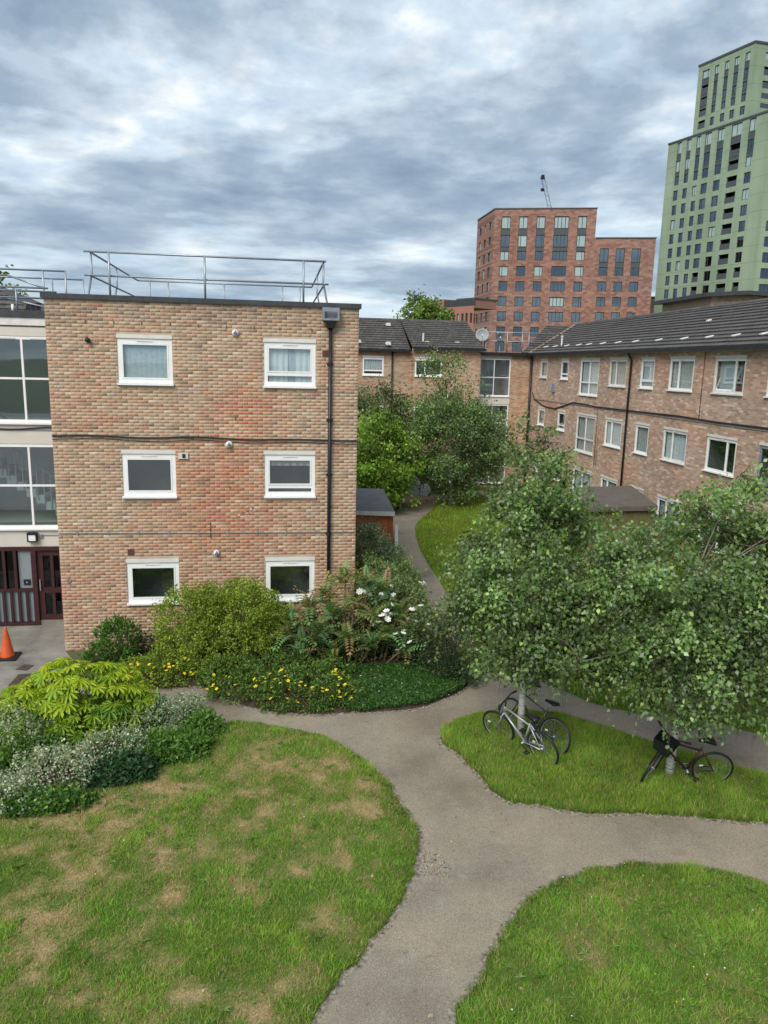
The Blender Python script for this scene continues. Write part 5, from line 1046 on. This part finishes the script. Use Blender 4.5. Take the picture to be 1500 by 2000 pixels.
hubs, u = in_ells([((c[0], c[1], c[2]-.08), (r[0]*.85, r[1]*.85, r[2]*.85)) for c, r in FE], 600, .55); set_world(leaf_crown('inner_foliage', fs, hubs, u, 12, .15, .055, [(.18,.32,.04), (.28,.44,.04), (.40,.54,.045)], [3, 3, 2], .07, -.1, .8), fs)
# silver variegated mounds and weeds along the lawn
SILV = [(.52,.58,.44), (.38,.46,.31), (.68,.68,.52), (.20,.30,.15), (.13,.24,.09)]
def mound(px_, py_, rx, ry, rz, pal, wts, name, label, nh_, L=.045, W=.03, per=16, group=None):
    b = G(px_, py_); return shrub(name, label, (b.x, b.y, 0), [((b.x,b.y+ry*.3,rz*.35), (rx,ry,rz*.75))], int(nh_*1.5), per, L, W, pal, wts, .055, -.2, .6, .5, 6, group=group)
SG = 'silvery variegated mounds in the left bed'
mound(15, 1475, .75, .6, .8, SILV, [3, 3, 2, 2, 1], 'silver_shrub', 'silver variegated bush at the left edge below the lime plant', 230, group=SG)
mound(105, 1545, .7, .5, .62, SILV, [2, 3, 3, 2, 1], 'silver_shrub', 'cream-leaved bush right under the big hand-shaped leaves', 200, group=SG)
mound(10, 1590, .6, .4, .5, SILV, [3, 3, 2, 2, 2], 'silver_shrub', 'silver bush in the lowest left corner of the bed', 170, group=SG)
mound(215, 1500, .6, .5, .55, SILV, [1, 3, 2, 3, 2], 'silver_shrub', 'grey-green bush to the right of the cream-leaved bush', 170, group=SG)
mound(300, 1440, .65, .55, .55, SILV, [3, 3, 1, 3, 2], 'silver_shrub', 'silvery bush between the lime plant and the path', 200, group=SG)
mound(365, 1405, .30, .30, .42, SILV, [3, 3, 1, 2, 1], 'silver_shrub', 'small silvery bush nearest the path junction', 110, group=SG)
WD = [(.10,.22,.035), (.15,.29,.045), (.07,.15,.035), (.19,.32,.07)]
mound(330, 1485, .75, .45, .34, WD, [3, 3, 2, 1], 'leafy_weeds', 'bright leafy weeds along the upper edge of the left lawn', 280, .08, .04)
mound(395, 1440, .35, .4, .32, WD, [3, 3, 2, 2], 'leafy_weeds', 'tuft of weeds at the corner where lawn meets path', 120, .08, .035)
mound(230, 1530, .6, .35, .32, [(.05,.12,.045), (.07,.15,.055), (.045,.09,.05)], [2, 2, 1], 'leafy_weeds', 'dark green weeds in front of the grey-green bush', 210, .09, .05)
mound(70, 1590, .9, .3, .22, WD, [3, 2, 3, 1], 'leafy_weeds', 'low weeds along the lower edge of the left bed', 240, .08, .04)
mound(40, 1500, .9, .5, .35, WD, [2, 2, 3, 1], 'leafy_weeds', 'green weeds among the silver bushes at the left edge', 240, .08, .04)
mound(170, 1440, .8, .4, .3, WD, [2, 2, 4, 1], 'leafy_weeds', 'weeds under the big-leaved lime plant', 170, .08, .04)

# ------------------------------------------------------------------ grass blades
def blades(name, P, z, h, w, lean, C, label, m=M_grass, group=None):
    n = len(P); a = RNG.uniform(0, 2*pi, n); s = np.stack([np.cos(a), np.sin(a), np.zeros(n)], 1); b = RNG.uniform(0, 2*pi, n); l = np.stack([np.cos(b), np.sin(b), np.zeros(n)], 1)*(lean*h*RNG.uniform(.3, 1.3, n))[:, None]
    base = np.concatenate([P, z[:, None]], 1); up = np.array([0, 0, 1.0]); hw = (w*.5)[:, None]; H = h[:, None]
    V = np.stack([base-s*hw-up*.01, base+s*hw-up*.01, base+l*.35-s*hw*.8+up*H*.55, base+l*.35+s*hw*.8+up*H*.55, base+l+up*H*.92], 1).reshape(-1, 3)
    i = np.arange(n)[:, None]*5; F = np.concatenate([i+np.array([[0, 1, 3]]), i+np.array([[0, 3, 2]]), i+np.array([[2, 3, 4]])], 0)
    o = link(name, np_mesh(name, V, F, m, np.repeat(C, 5, 0))); tag(o, label, 'grass', group, 'stuff'); return o
def scatter(P, dens, ymax=99, ymin=0, xmin=-99, xmax=99):
    x0, y0 = np.maximum(P.min(0), (xmin, ymin)); x1, y1 = np.minimum(P.max(0), (xmax, ymax)); n = int((x1-x0)*(y1-y0)*dens); x = RNG.uniform(x0, x1, n); y = RNG.uniform(y0, y1, n); k = inside(P, x, y); return x[k], y[k]
def grass(name, P, dens, hbase, label, dry, h_l=.07, green=((.125,.25,.035), (.20,.365,.048), (.30,.46,.075)), wid=.006, lean=.6, **kw):
    x, y = scatter(P, dens, **kw); n = len(x); e = edge_dist(P, x, y)
    edge = np.clip(1-e/.45, 0, 1); dryness = dry_fn(x, y, e, dry); patch = dryness
    keep = RNG.random(n) > dryness*.45; x, y, e, dryness, edge, patch = x[keep], y[keep], e[keep], dryness[keep], edge[keep], patch[keep]; n = len(x)
    tuft = vnoise(x+3, y+8, 3.1)*.6+vnoise(x, y, 7.0)*.4
    h = hbase*(.30+.9*tuft+1.0*np.clip(vnoise(x+50, y+11, 1.9)-.55, 0, 1))*(1-.45*dryness)*(1+.35*edge)*RNG.uniform(.6, 1.35, n)
    g = np.array(green); t = np.clip(tuft*.9+RNG.normal(0, .25, n), 0, 1)[:, None]; C = np.where(t < .5, g[0]*(1-2*t)+g[1]*2*t, g[1]*(2-2*t)+g[2]*(2*t-1))
    straw = np.array([.54,.395,.215])*RNG.uniform(.6, 1.25, (n, 1)); isd = (RNG.random(n) < (.13+.72*dryness))[:, None]; tone = (.72+.62*vnoise(x+50, y+11, 1.9)*.7+.25*vnoise(x+5, y+71, 5.0))[:, None]; yel = np.array([1.18,1.04,.9])*np.clip(vnoise(x+13, y+41, .9)[:, None]-.35, 0, .6)*.9+1-np.clip(vnoise(x+13, y+41, .9)[:, None]-.35, 0, .6)*.9; C = np.where(isd, straw, C*RNG.uniform(.8, 1.2, (n, 1))*tone*yel)
    return blades(name, np.stack([x, y], 1), zlawn(P, x, y, h_l), h, wid*RNG.uniform(.7, 1.4, n), lean, C, label)
grass('grass', P_left, 5400, .062, 'patchy half-dry grass on the large left lawn', 1.0, wid=.0065, lean=.9, xmin=-5.4, ymin=5.5)
grass('grass', P_right, 4800, .07, 'green mown grass on the lower right lawn', .3, wid=.0065, lean=.9, ymin=5.5, xmax=7.6)
grass('grass', P_isl, 5200, .095, 'longer lush grass round the birches on the island', .05, .09, ((.125,.25,.03), (.205,.365,.042), (.33,.47,.08)), .0065, .55)
grass('grass', P_far, 420, .13, 'bright grass beyond the birches beside the far path', .0, .06, ((.15,.28,.02), (.22,.37,.03), (.30,.44,.045)), .022, .5)
grass('grass', P_wild, 260, .14, 'rough grass strip behind the shed', .1, .06, ((.09,.14,.02), (.13,.18,.03), (.18,.2,.05)), .025, .5)
P_cov = smooth_poly([(1.3,14.0), (2.24,13.95), (3.01,14.1), (3.94,14.76), (4.25,15.4), (3.8,16.0), (2.6,16.1), (1.2,16.0), (1.0,15.2)], 5, .02, 12)
x, y = scatter(P_cov, 5200); n = len(x); z = .07+RNG.uniform(.0, .09, n)*(.4+vnoise(x, y, 2.2)); d = unit(n)*np.array([1,1,.5])+np.array([0,0,.35])
V, F = leaf_geo(np.stack([x, y, z], 1), d, nrmz(unit(n)*.8+np.array([0,0,1.0])), .045*RNG.uniform(.6, 1.5, n), .024*RNG.uniform(.6, 1.5, n)); C = pick([(.05,.13,.028), (.075,.18,.038), (.13,.25,.06)], [3, 3, 1], n)
o = link('ground_cover', np_mesh('ground_cover', V, F, M_leaf, np.repeat(C, 4, 0))); tag(o, 'dense dark green ground cover at the front of the planting bed', 'ground cover', None, 'stuff')
mb = MB()
for i in range(22): a = RNG.uniform(1.2, 3.6); b = RNG.uniform(14.1, 15.6); q = .016*RNG.uniform(.6, 1.4); mb.poly([(a+q*cos(t), b+q*.7*sin(t), .2) for t in np.linspace(0, 2*pi, 7)[:-1]])
o = link('fallen_petals', mb.mesh('fallen_petals', M_petal)); tag(o, 'fallen white petals scattered on the dark ground cover', 'petals', None, 'stuff')
# broad weeds (rosettes) in the lawns, pebbles and crumbs on the path edges, daisies
def rosettes(P, n, label, L=.09, ymin=5.5):
    x, y = scatter(P, 400, ymin=ymin); k = RNG.choice(len(x), n, replace=False); x, y = x[k], y[k]; z = zlawn(P, x, y, .07); per = 6; i = np.repeat(np.arange(n), per); a = RNG.uniform(0, 2*pi, n*per)
    d = np.stack([np.cos(a), np.sin(a), RNG.uniform(.2, 1.0, n*per)], 1); V, F = leaf_geo(np.stack([x[i], y[i], z[i]+.02], 1), d, np.tile([[0, 0, 1.0]], (n*per, 1)), L*RNG.uniform(.45, 1.1, n)[i]*RNG.uniform(.5, 1.3, n*per), .026*RNG.uniform(.5, 1.3, n*per), .1, .35)
    C = np.repeat(pick([(.12,.26,.035), (.17,.32,.05), (.20,.33,.09)], [2, 2, 1], n)[i], 4, 0); o = link('lawn_weeds', np_mesh('lawn_weeds', V, F, M_leaf, C)); tag(o, label, 'weeds', None, 'stuff')
rosettes(P_left, 260, 'broad-leaved weeds scattered through the left lawn'); rosettes(P_right, 240, 'broad-leaved weeds scattered through the lower right lawn', .10)
def crumbs(polys, n, label):
    Vs = []; Fs = []; Cs = []; k = 0; oct_ = np.array([(1,0,0), (-1,0,0), (0,1,0), (0,-1,0), (0,0,1), (0,0,-1)], float); of = np.array([(0,2,4), (2,1,4), (1,3,4), (3,0,4), (2,0,5), (1,2,5), (3,1,5), (0,3,5)])
    for P in polys:
        d = np.roll(P, -1, 0)-P; L = np.hypot(d[:,0], d[:,1]); i = RNG.choice(len(P), n, p=L/L.sum()); t = RNG.random(n)[:, None]; nn = np.stack([d[i,1], -d[i,0]], 1)/(L[i][:, None]+1e-9); q = P[i]+d[i]*t+nn*(np.abs(RNG.normal(0, .10, n))[:, None]-.03)*np.where(vnoise(P[i,0], P[i,1], 1.3)[:, None] > .45, 1.3, .6)
        r = RNG.uniform(.004, .014, n)*np.where(RNG.random(n) < .06, 1.8, 1); V = q[:, None, :].repeat(6, 1); V = np.concatenate([V, np.full((n, 6, 1), .008)], 2)+oct_[None]*r[:, None, None]*RNG.uniform(.6, 1.3, (n, 1, 3))
        Vs.append(V.reshape(-1, 3)); Fs.append((np.arange(n)[:, None, None]*6+of[None]).reshape(-1, 3)+k); k += n*6; Cs.append(np.repeat(pick([(.33,.31,.28), (.22,.19,.16), (.45,.43,.40), (.13,.10,.07), (.28,.2,.12)], [3, 3, 1, 2, 2], n), 6, 0))
    o = link('gravel', np_mesh('gravel', np.concatenate(Vs), np.concatenate(Fs), M_bricks, np.concatenate(Cs))); tag(o, label, 'gravel', None, 'stuff')
crumbs([P_left, P_right, P_isl, P_bed], 5200, 'loose grit and crumbs along the path edges')
dbr = np.stack([RNG.normal(0, 1, 12), RNG.normal(0, 1, 12)], 1); c0 = G(843, 1690); ang = np.linspace(0, 2*pi, 25)[:-1]
P_db = np.stack([c0.x+.22*np.cos(ang), c0.y+.16*np.sin(ang)], 1); crumbs([P_db, np.stack([c0.x+.1*np.cos(ang), c0.y+.08*np.sin(ang)], 1)], 160, 'spill of soil crumbs on the path beside the left lawn')
# sparse seedling grass creeping over the path edge
def fringe(P, n, label):
    d = np.roll(P, -1, 0)-P; L = np.hypot(d[:,0], d[:,1]); i = RNG.choice(len(P), n, p=L/L.sum()); t = RNG.random(n)[:, None]; nn = np.stack([d[i,1], -d[i,0]], 1)/(L[i][:, None]+1e-9); q = P[i]+d[i]*t+nn*(np.abs(RNG.normal(0, .05, n))*vnoise(P[i,0]*1.0, P[i,1], 2.1)*2)[:, None]
    C = pick([(.09,.17,.02), (.13,.22,.03), (.28,.22,.11)], [3, 3, 1.5], n); blades('edge_grass', q, np.full(n, .006), .07*RNG.uniform(.4, 1.4, n), .006*RNG.uniform(.7, 1.4, n), .9, C, label)
fringe(P_left, 9000, 'grass fringe spilling over the edge of the left lawn'); fringe(P_right, 7000, 'grass fringe spilling over the edge of the right lawn'); fringe(P_isl, 9000, 'grass fringe spilling over the edge of the island')
def dots(P, n, m, label, r=.008, **kw):
    x, y = scatter(P, 60, **kw); k = RNG.choice(len(x), min(n, len(x)), replace=False); mb = MB()
    for a, b, z in zip(x[k], y[k], zlawn(P, x[k], y[k], .07)): q = r*random.uniform(.7, 1.4); mb.poly([(a+q*cos(t), b+q*sin(t), z+.06+.004*sin(3*t)) for t in np.linspace(0, 2*pi, 7)[:-1]])
    o = link('wild_flowers', mb.mesh('wild_flowers', m)); tag(o, label, 'flowers', None, 'stuff')
dots(P_right, 26, M_petaly, 'tiny yellow buttercups in the right lawn', ymin=6, xmin=4.2, xmax=7.2); dots(P_right, 14, M_petal, 'tiny white daisies in the right lawn', ymin=6, xmax=7); dots(P_left, 12, M_petal, 'tiny white daisies in the left lawn', xmin=-4.5, ymin=7)
# fallen dry leaves on the grass and path
M_dry = pmat('dry_leaf', (.42,.30,.18), .8, .25, 30)
for i, (px_, py_) in enumerate(((398,1935), (205,1990), (727,1710), (1018,1930), (840,1985), (270,1505), (880,1643), (845,1690))):
    p = G(px_, py_, .09 if i < 6 else .012); mb = MB(); a = random.uniform(0, 6); s_ = .035 if i < 6 else .03; mb.poly([(p.x+s_*k*cos(a+t), p.y+s_*k*sin(a+t), p.z+.01*sin(t*2)) for t, k in ((0, 1.3), (.8, .6), (1.6, .7), (2.5, .6), (3.14, 1.0), (4, .6), (5.2, .7))]); o = part('fallen_leaf', mb, M_dry, None)
    tag(o, ('pale dry leaf on the left lawn at the bottom edge', 'pale scrap in the lowest left corner of the lawn', 'tan leaf near the right edge of the left lawn', 'tan leaf on the right lawn beside bare soil', 'dry leaf at the foot of the right lawn near the path', 'pale leaf just below the leafy weeds', 'small brown leaf lying in the middle of the path', 'brown crumb on the path by the left lawn edge')[i], 'leaf')

# ------------------------------------------------------------------ bicycles
def bicycle(label, rear, front, lean, paint, steer=0.0, basket=False, dropped=False):
    r_, f_ = Vector(rear), Vector(front); hd = f_-r_; t = thing('bicycle', label, 'bicycle', (r_.x, r_.y, .03), 'bicycles left against the birch trunks'); t.rotation_euler = (lean, 0, atan2(hd.y, hd.x))
    W_R = .325; rh = Vector((0, 0, W_R)); fh = Vector((1.03, 0, W_R)); bb_ = Vector((.42, 0, .275)); sc_ = Vector((.24, 0, .74)); ht = Vector((.80, 0, .86)); hb = Vector((.845, 0, .72)); ax = (ht-hb).normalized()
    def st_(p): return hb+Matrix.Rotation(steer, 3, ax)@(Vector(p)-hb)
    P_ = lambda nm, mb, m, par=t, sm=True: part(nm, mb, m, par, sm, True)
    mb = MB()
    for a, b, r in ((bb_, sc_, .017), (ht+(hb-ht)*.15, sc_+Vector((.02, 0, -.05)), .017), (hb, bb_, .021), (hb, ht, .022)): mb.tube([a, b], r, 8)
    for s_ in (-1, 1): mb.tube([bb_+Vector((0, .02*s_, 0)), rh+Vector((0, .06*s_, 0))], .011, 6); mb.tube([sc_+Vector((0, .015*s_, -.04)), rh+Vector((0, .06*s_, 0))], .010, 6)
    P_('frame', mb, paint)
    mb = MB()
    for s_ in (-1, 1): mb.tube([st_(hb+Vector((0, .01*s_, -.01))), st_(hb+Vector((.02, .05*s_, -.06))), st_(fh+Vector((0, .055*s_, 0)))], .013, 6)
    P_('fork', mb, paint)
    for c, turned in ((rh, False), (fh, True)):
        A1, A2 = Vector((1, 0, 0)), Vector((0, 0, 1))
        if turned: c = st_(c); Rm = Matrix.Rotation(steer, 3, ax); A1 = Rm@A1; A2 = Rm@A2
        mb = MB(); mb.ring(c, .305, .012, A1, A2, 40, 6); wo = P_('wheel', mb, M_galv)
        mb = MB(); mb.ring(c, W_R, .022, A1, A2, 44, 8); P_('tyre', mb, M_black, wo)
        mb = MB(); nn = A1.cross(A2); mb.tube([c-nn*.05, c+nn*.05], .022, 8); P_('hub', mb, M_galv, wo)
        for k in range(18): a = 2*pi*k/18; e = c+(A1*cos(a)+A2*sin(a))*.30; mb = MB(); mb.tube([c+nn*(.03 if k % 2 else -.03), e], .0016, 3, False); P_('spoke', mb, M_galv, wo)
        mb = MB(); e = c+(A1*cos(.25)+A2*sin(.25))*.2; q = A1*cos(.25+pi/2)+A2*sin(.25+pi/2); mb.hexa([e-q*.015-nn*.004-A1*.03, e+q*.015-nn*.004-A1*.03, e+q*.015+nn*.004-A1*.03, e-q*.015+nn*.004-A1*.03, e-q*.015-nn*.004+A1*.03, e+q*.015-nn*.004+A1*.03, e+q*.015+nn*.004+A1*.03, e-q*.015+nn*.004+A1*.03]); P_('spoke_reflector', mb, M_upvc, wo, False)
    mb = MB(); hc = ht+ax*.12+Vector((.04, 0, 0)); mb.tube([ht, ht+ax*.1, st_(hc)], .014, 8); hbp = [st_(hc+Vector(v)) for v in ((-.08, -.30, .05), (-.02, -.2, .04), (0, -.08, 0), (0, .08, 0), (-.02, .2, .04), (-.08, .30, .05))]; mb.tube(hbp, .012, 8); hbo = P_('handlebar', mb, M_black)
    for a, b in ((hbp[0], hbp[1]), (hbp[-1], hbp[-2])): mb = MB(); mb.tube([a, a.lerp(b, .8)], .019, 8); P_('grip', mb, M_black, hbo)
    mb = MB(); sp_ = sc_+(sc_-bb_).normalized()*.17; mb.tube([sc_, sp_], .013, 8); P_('seat_post', mb, M_galv)
    mb = MB(); pr = [(-.13, .085, .0), (-.10, .095, .03), (-.02, .06, .035), (.06, .03, .03), (.14, .018, .02)]; n = len(mb.v)
    for x_, wd, zt in pr: mb.v += [tuple(sp_+Vector((x_, -wd, -.02))), tuple(sp_+Vector((x_, -wd*.7, zt))), tuple(sp_+Vector((x_, wd*.7, zt))), tuple(sp_+Vector((x_, wd, -.02)))]
    for i in range(len(pr)-1):
        for k in range(4): a = n+i*4+k; b = n+i*4+(k+1) % 4; mb.f.append((a, b, b+4, a+4))
    mb.f += [(n+3, n+2, n+1, n), (n+len(pr)*4-4, n+len(pr)*4-3, n+len(pr)*4-2, n+len(pr)*4-1)]; P_('saddle', mb, M_black)
    mb = MB(); mb.ring(bb_+Vector((0, -.05, 0)), .085, .006, (1, 0, 0), (0, 0, 1), 24, 5); mb.tube([bb_+Vector((0, -.09, 0)), bb_+Vector((0, .09, 0))], .02, 8); cr_ = P_('crank', mb, M_galv)
    for s_, a in ((-1, .6), (1, .6+pi)): e = bb_+Vector((.17*cos(a), .09*s_, .17*sin(a))); mb = MB(); mb.tube([bb_+Vector((0, .085*s_, 0)), e], .011, 6); mb.box(e.x-.045, e.x+.045, min(e.y, e.y+.09*s_), max(e.y, e.y+.09*s_), e.z-.01, e.z+.01); P_('pedal', mb, M_black, cr_, False)
    mb = MB(); mb.tube([bb_+Vector((0, -.05, .085)), rh+Vector((0, -.05, .035))], .004, 4); mb.tube([bb_+Vector((0, -.05, -.085)), rh+Vector((0, -.05, -.035))], .004, 4); P_('chain', mb, M_cable)
    if basket:
        c = hc+Vector((.17, 0, -.08)); mb = MB(); h_ = .13
        A = [st_(c+Vector(v)) for v in ((-.09,-.13,-h_), (.09,-.13,-h_), (.09,.13,-h_), (-.09,.13,-h_), (-.13,-.18,h_), (.13,-.18,h_), (.13,.18,h_), (-.13,.18,h_))]; I = [st_(c+Vector(v)) for v in ((-.08,-.12,-h_+.01), (.08,-.12,-h_+.01), (.08,.12,-h_+.01), (-.08,.12,-h_+.01), (-.12,-.17,h_), (.12,-.17,h_), (.12,.17,h_), (-.12,.17,h_))]
        n = len(mb.v); mb.v += [tuple(p) for p in A+I]
        for k in range(4): q = (k+1) % 4; mb.f += [(n+k, n+q, n+4+q, n+4+k), (n+8+q, n+8+k, n+12+k, n+12+q), (n+4+k, n+4+q, n+12+q, n+12+k)]
        mb.f += [(n+3, n+2, n+1, n), (n+8, n+9, n+10, n+11)]; P_('basket', mb, M_black, t, False)
    return t
M_silver = pmat('silver_bike_paint', (.50,.52,.54), .35, .08, 8, .5, .5); M_dkred = pmat('dark_red_bike_paint', (.055,.012,.012), .4, .15, 8, .5); M_dkbike = pmat('dark_bike_paint', (.05,.055,.06), .4, .15, 8, .5)
bicycle('silver-framed bicycle in front of the left birch trunk', G(1063, 1494), G(972, 1447), radians(-13), M_silver, .15)
bicycle('dark bicycle behind the silver one at the left birch', G(1077, 1475), G(990, 1432), radians(10), M_dkbike, -.2)
bicycle('dark red bicycle with a black front basket at the right birch', G(1384, 1533), G(1290, 1528), radians(-12), M_dkred, .9, True)

# ------------------------------------------------------------------ cone, covers, sheds, clutter
cb_ = G(15, 1285); cn = thing('traffic_cone', 'orange traffic cone on a dark base outside the maroon entrance', 'traffic cone', (cb_.x, cb_.y, .008))
mb = MB(); mb.lathe((cb_.x,cb_.y,.05), [(.165,0), (.155,.03), (.03,.68), (.026,.70)], 24); part('cone_body', mb, pmat('faded_orange_plastic', (.62,.10,.025), .5, .18, 5), cn, True)
mb = MB(); mb.box(cb_.x-.24, cb_.x+.24, cb_.y-.24, cb_.y+.24, .009, .055); part('base', mb, M_black, cn)
M_cover = pmat('rusty_iron_cover', (.075,.055,.048), .7, .3, 9, bmp=.4)
for lab, q in (('small rusty square drain cover nearest the entrance', ((30,1308), (48,1298), (66,1300), (52,1310))), ('dark drain cover half hidden by the lime plant', ((16,1340), (36,1318), (62,1316), (45,1338))), ('dark drain cover at the left edge above the lime plant', ((-8,1375), (4,1352), (26,1350), (18,1374)))):
    p = [G(a, b, .008) for a, b in q]; c = sum(p, Vector())/4; t = thing('drain_cover', lab, 'drain cover', tuple(c), 'drain covers in the forecourt'); mb = MB(); mb.hexa([v for v in p]+[v+Vector((0, 0, .012)) for v in p]); part('plate', mb, M_cover, t)
    mb = MB(); mb.hexa([c.lerp(v, .12) + Vector((0, 0, .0135)) for v in p]+[c.lerp(v, .12)+Vector((0, 0, .017)) for v in p]); part('lifting_key', mb, M_black, t)
def shed(label, f0, f1, b0, b1, zf, zb, wallm, roofm, fascia, n=9):
    f0, f1, b0, b1 = map(Vector, (f0, f1, b0, b1)); t = thing('garden_shed', label, 'shed', tuple((f0+f1+b0+b1)/4)); U_ = Vector((0, 0, 1))
    mb = MB(); mb.hexa([f0+U_*zf, f1+U_*zf, b1+U_*zb, b0+U_*zb, f0+U_*(zf+.06), f1+U_*(zf+.06), b1+U_*(zb+.06), b0+U_*(zb+.06)]); part('roof', mb, roofm, t)
    c = (f0+f1+b0+b1)/4; g0, g1, h0, h1_ = [c+(v-c)*.94 for v in (f0, f1, b0, b1)]
    mb = MB(); d = (f0-b0).normalized()*.025; mb.hexa([f0+U_*(zf-.10), f1+U_*(zf-.10), f1+U_*(zf-.10)+d, f0+U_*(zf-.10)+d, f0+U_*(zf+.05), f1+U_*(zf+.05), f1+U_*(zf+.05)+d, f0+U_*(zf+.05)+d]); part('fascia', mb, fascia, t)
    for a, b, za, zb_ in ((g0, g1, zf, zf), (g1, h1_, zf, zb), (h0, g0, zb, zf)):
        for i in range(n):
            p = a.lerp(b, i/n); q = a.lerp(b, (i+.97)/n); o_ = Vector(((b-a).y, -(b-a).x, 0)).normalized()*(.0 if i % 2 else .012); zz = min(za, zb_)-.11; mb = MB(); w2 = Vector(((b-a).y, -(b-a).x, 0)).normalized()*-.03
            mb.hexa([p+o_, q+o_, q+w2, p+w2, p+o_+U_*zz, q+o_+U_*zz, q+w2+U_*zz, p+w2+U_*zz]); part('board', mb, wallm, t)
    return t
M_or = pmat('orange_stained_timber', (.42,.14,.055), .75, .2, 5, stretch=(1, 1, .2)); M_olive = pmat('olive_timber', (.13,.12,.05), .8, .2, 5); M_mouldfelt = pmat('brown_felt', (.115,.10,.082), .9, .2, 2.5, bmp=.3); M_gfelt = pmat('grey_felt', (.12,.12,.122), .9, .2, 3, bmp=.3)
shed('low orange timber shed with grey felt roof beside the block', (2.65,25.75,0), (4.12,25.5,0), (3.1,30.6,0), (4.40,30.4,0), 1.80, 1.80, M_or, M_gfelt, M_upvc_old)
shed('brown felt roof shed between the birches and the right wing', (10.5,23.67,0), (13.12,23.9,0), (11.59,27.71,0), (14.25,28.2,0), 2.28, 2.30, M_olive, M_mouldfelt, M_mouldfelt)
a = at_(773, 1026, 25.2); c = at_(779, 1062, 25.2); wb = thing('white_board', 'narrow white board standing at the corner of the orange shed', 'board', (a.x, 25.2, 0)); mb = MB(); mb.hexa([(a.x,25.2,0), (a.x+.12,25.2,0), (a.x+.12,25.24,0), (a.x,25.24,0), (a.x-.02,25.2,a.z), (a.x+.08,25.2,a.z), (a.x+.08,25.24,a.z), (a.x-.02,25.24,a.z)]); part('panel', mb, M_upvc, wb)
mb = MB(); mb.box(a.x-.04, a.x+.14, 25.17, 25.198, 0, .1); part('foot', mb, M_upvc_old, wb)
def lump(name, label, cat, c, r, m, seed, n=10, mm=16, zsq=1.0):
    rs = random.Random(seed); t = thing(name, label, cat, (c[0], c[1], 0)); mb = MB(); V = []
    for i in range(n+1):
        th = pi*.5*i/n
        for k in range(mm):
            a = 2*pi*k/mm; q = 1+.22*sin(a*3+seed)+rs.uniform(-.04, .04); V.append((c[0]+r[0]*cos(th*.97)*q*cos(a), c[1]+r[1]*cos(th*.97)*q*sin(a), max(.0, r[2]*sin(th)**zsq*(1+rs.uniform(-.03, .03)))))
    mb.v = V
    for i in range(n):
        for k in range(mm): mb.f.append((i*mm+k, i*mm+(k+1) % mm, (i+1)*mm+(k+1) % mm, (i+1)*mm+k))
    mb.f.append(tuple(n*mm+k for k in range(mm))); part('sheet', mb, m, t, False); return t
M_tarp = pmat('pale_blue_tarp', (.55,.60,.68), .5, .12, 1.5); M_bag = pmat('pale_plastic_bag', (.50,.60,.60), .4, .25, 6); M_dk = pmat('dark_rubbish', (.035,.033,.032), .8, .5, 4)
tp = lump('tarpaulin', 'pale blue-grey tarpaulin heap beside the far path', 'tarpaulin', (7.35, 40.0, 0), (.52, .4, 1.05), M_tarp, 3)
mb = MB(); mb.tube([(7.0,39.55,.55), (7.35,39.5,.62), (7.75,39.6,.5)], .015, 5); part('rope', mb, M_cable, tp)
bg = lump('plastic_bag', 'small pale plastic sheet right of the tarpaulin heap', 'bag', (8.05, 39.6, 0), (.32, .25, .62), M_bag, 7)
mb = MB(); mb.tube([(8.05,39.6,.55), (8.15,39.55,.75)], .03, 6); part('tied_neck', mb, M_bag, bg)
dk = lump('rubbish_heap', 'dark heap of rubbish and boards behind the orange shed', 'rubbish', (5.3, 37.0, 0), (1.0, 1.6, .9), M_dk, 5)
for i, (x_, y_, z_) in enumerate(((5.0,35.9,.62), (5.6,36.3,.72), (5.75,35.6,.45), (5.35,36.8,.85), (6.0,36.2,.4))):
    mb = MB(); q = .12+.05*(i % 3); mb.hexa([(x_-q,y_-.1,z_), (x_+q,y_-.14,z_+.05), (x_+q,y_+.1,z_+.05), (x_-q,y_+.14,z_), (x_-q,y_-.1,z_+.05), (x_+q,y_-.14,z_+.1), (x_+q,y_+.1,z_+.1), (x_-q,y_+.14,z_+.05)]); part('scrap', mb, M_upvc_old if i % 2 == 0 else M_dk, dk)
tb = at_(1075, 962, 33.5); gtb = thing('garden_table', 'white garden table half hidden by birch leaves near the right wing', 'table', (tb.x, 33.5, 0)); zt = tb.z-.12
mb = MB(); mb.lathe((tb.x,33.5,zt-.04), [(.5,0), (.5,.035)], 20); part('table_top', mb, M_upvc, gtb)
for i in range(4): a = pi/4+i*pi/2; mb = MB(); mb.tube([(tb.x+.38*cos(a),33.5+.38*sin(a),0), (tb.x+.3*cos(a),33.5+.3*sin(a),zt-.04)], .025, 6); part('leg', mb, M_upvc, gtb)
tub = thing('plastic_tub', 'bright blue plastic tub on the white garden table', 'tub', (tb.x, 33.5, zt)); mb = MB(); mb.lathe((tb.x,33.5,zt+.0), [(.17,0), (.21,.26), (.23,.26), (.23,.28), (.20,.28), (.16,.02)], 18); part('tub_body', mb, pmat('blue_plastic', (.02,.28,.52), .4, .1, 4), tub, True); mb = MB(); mb.tube([(tb.x-.2,33.5,zt+.28), (tb.x,33.3,zt+.36), (tb.x+.2,33.5,zt+.28)], .012, 5); part('tub_handle', mb, M_upvc, tub)
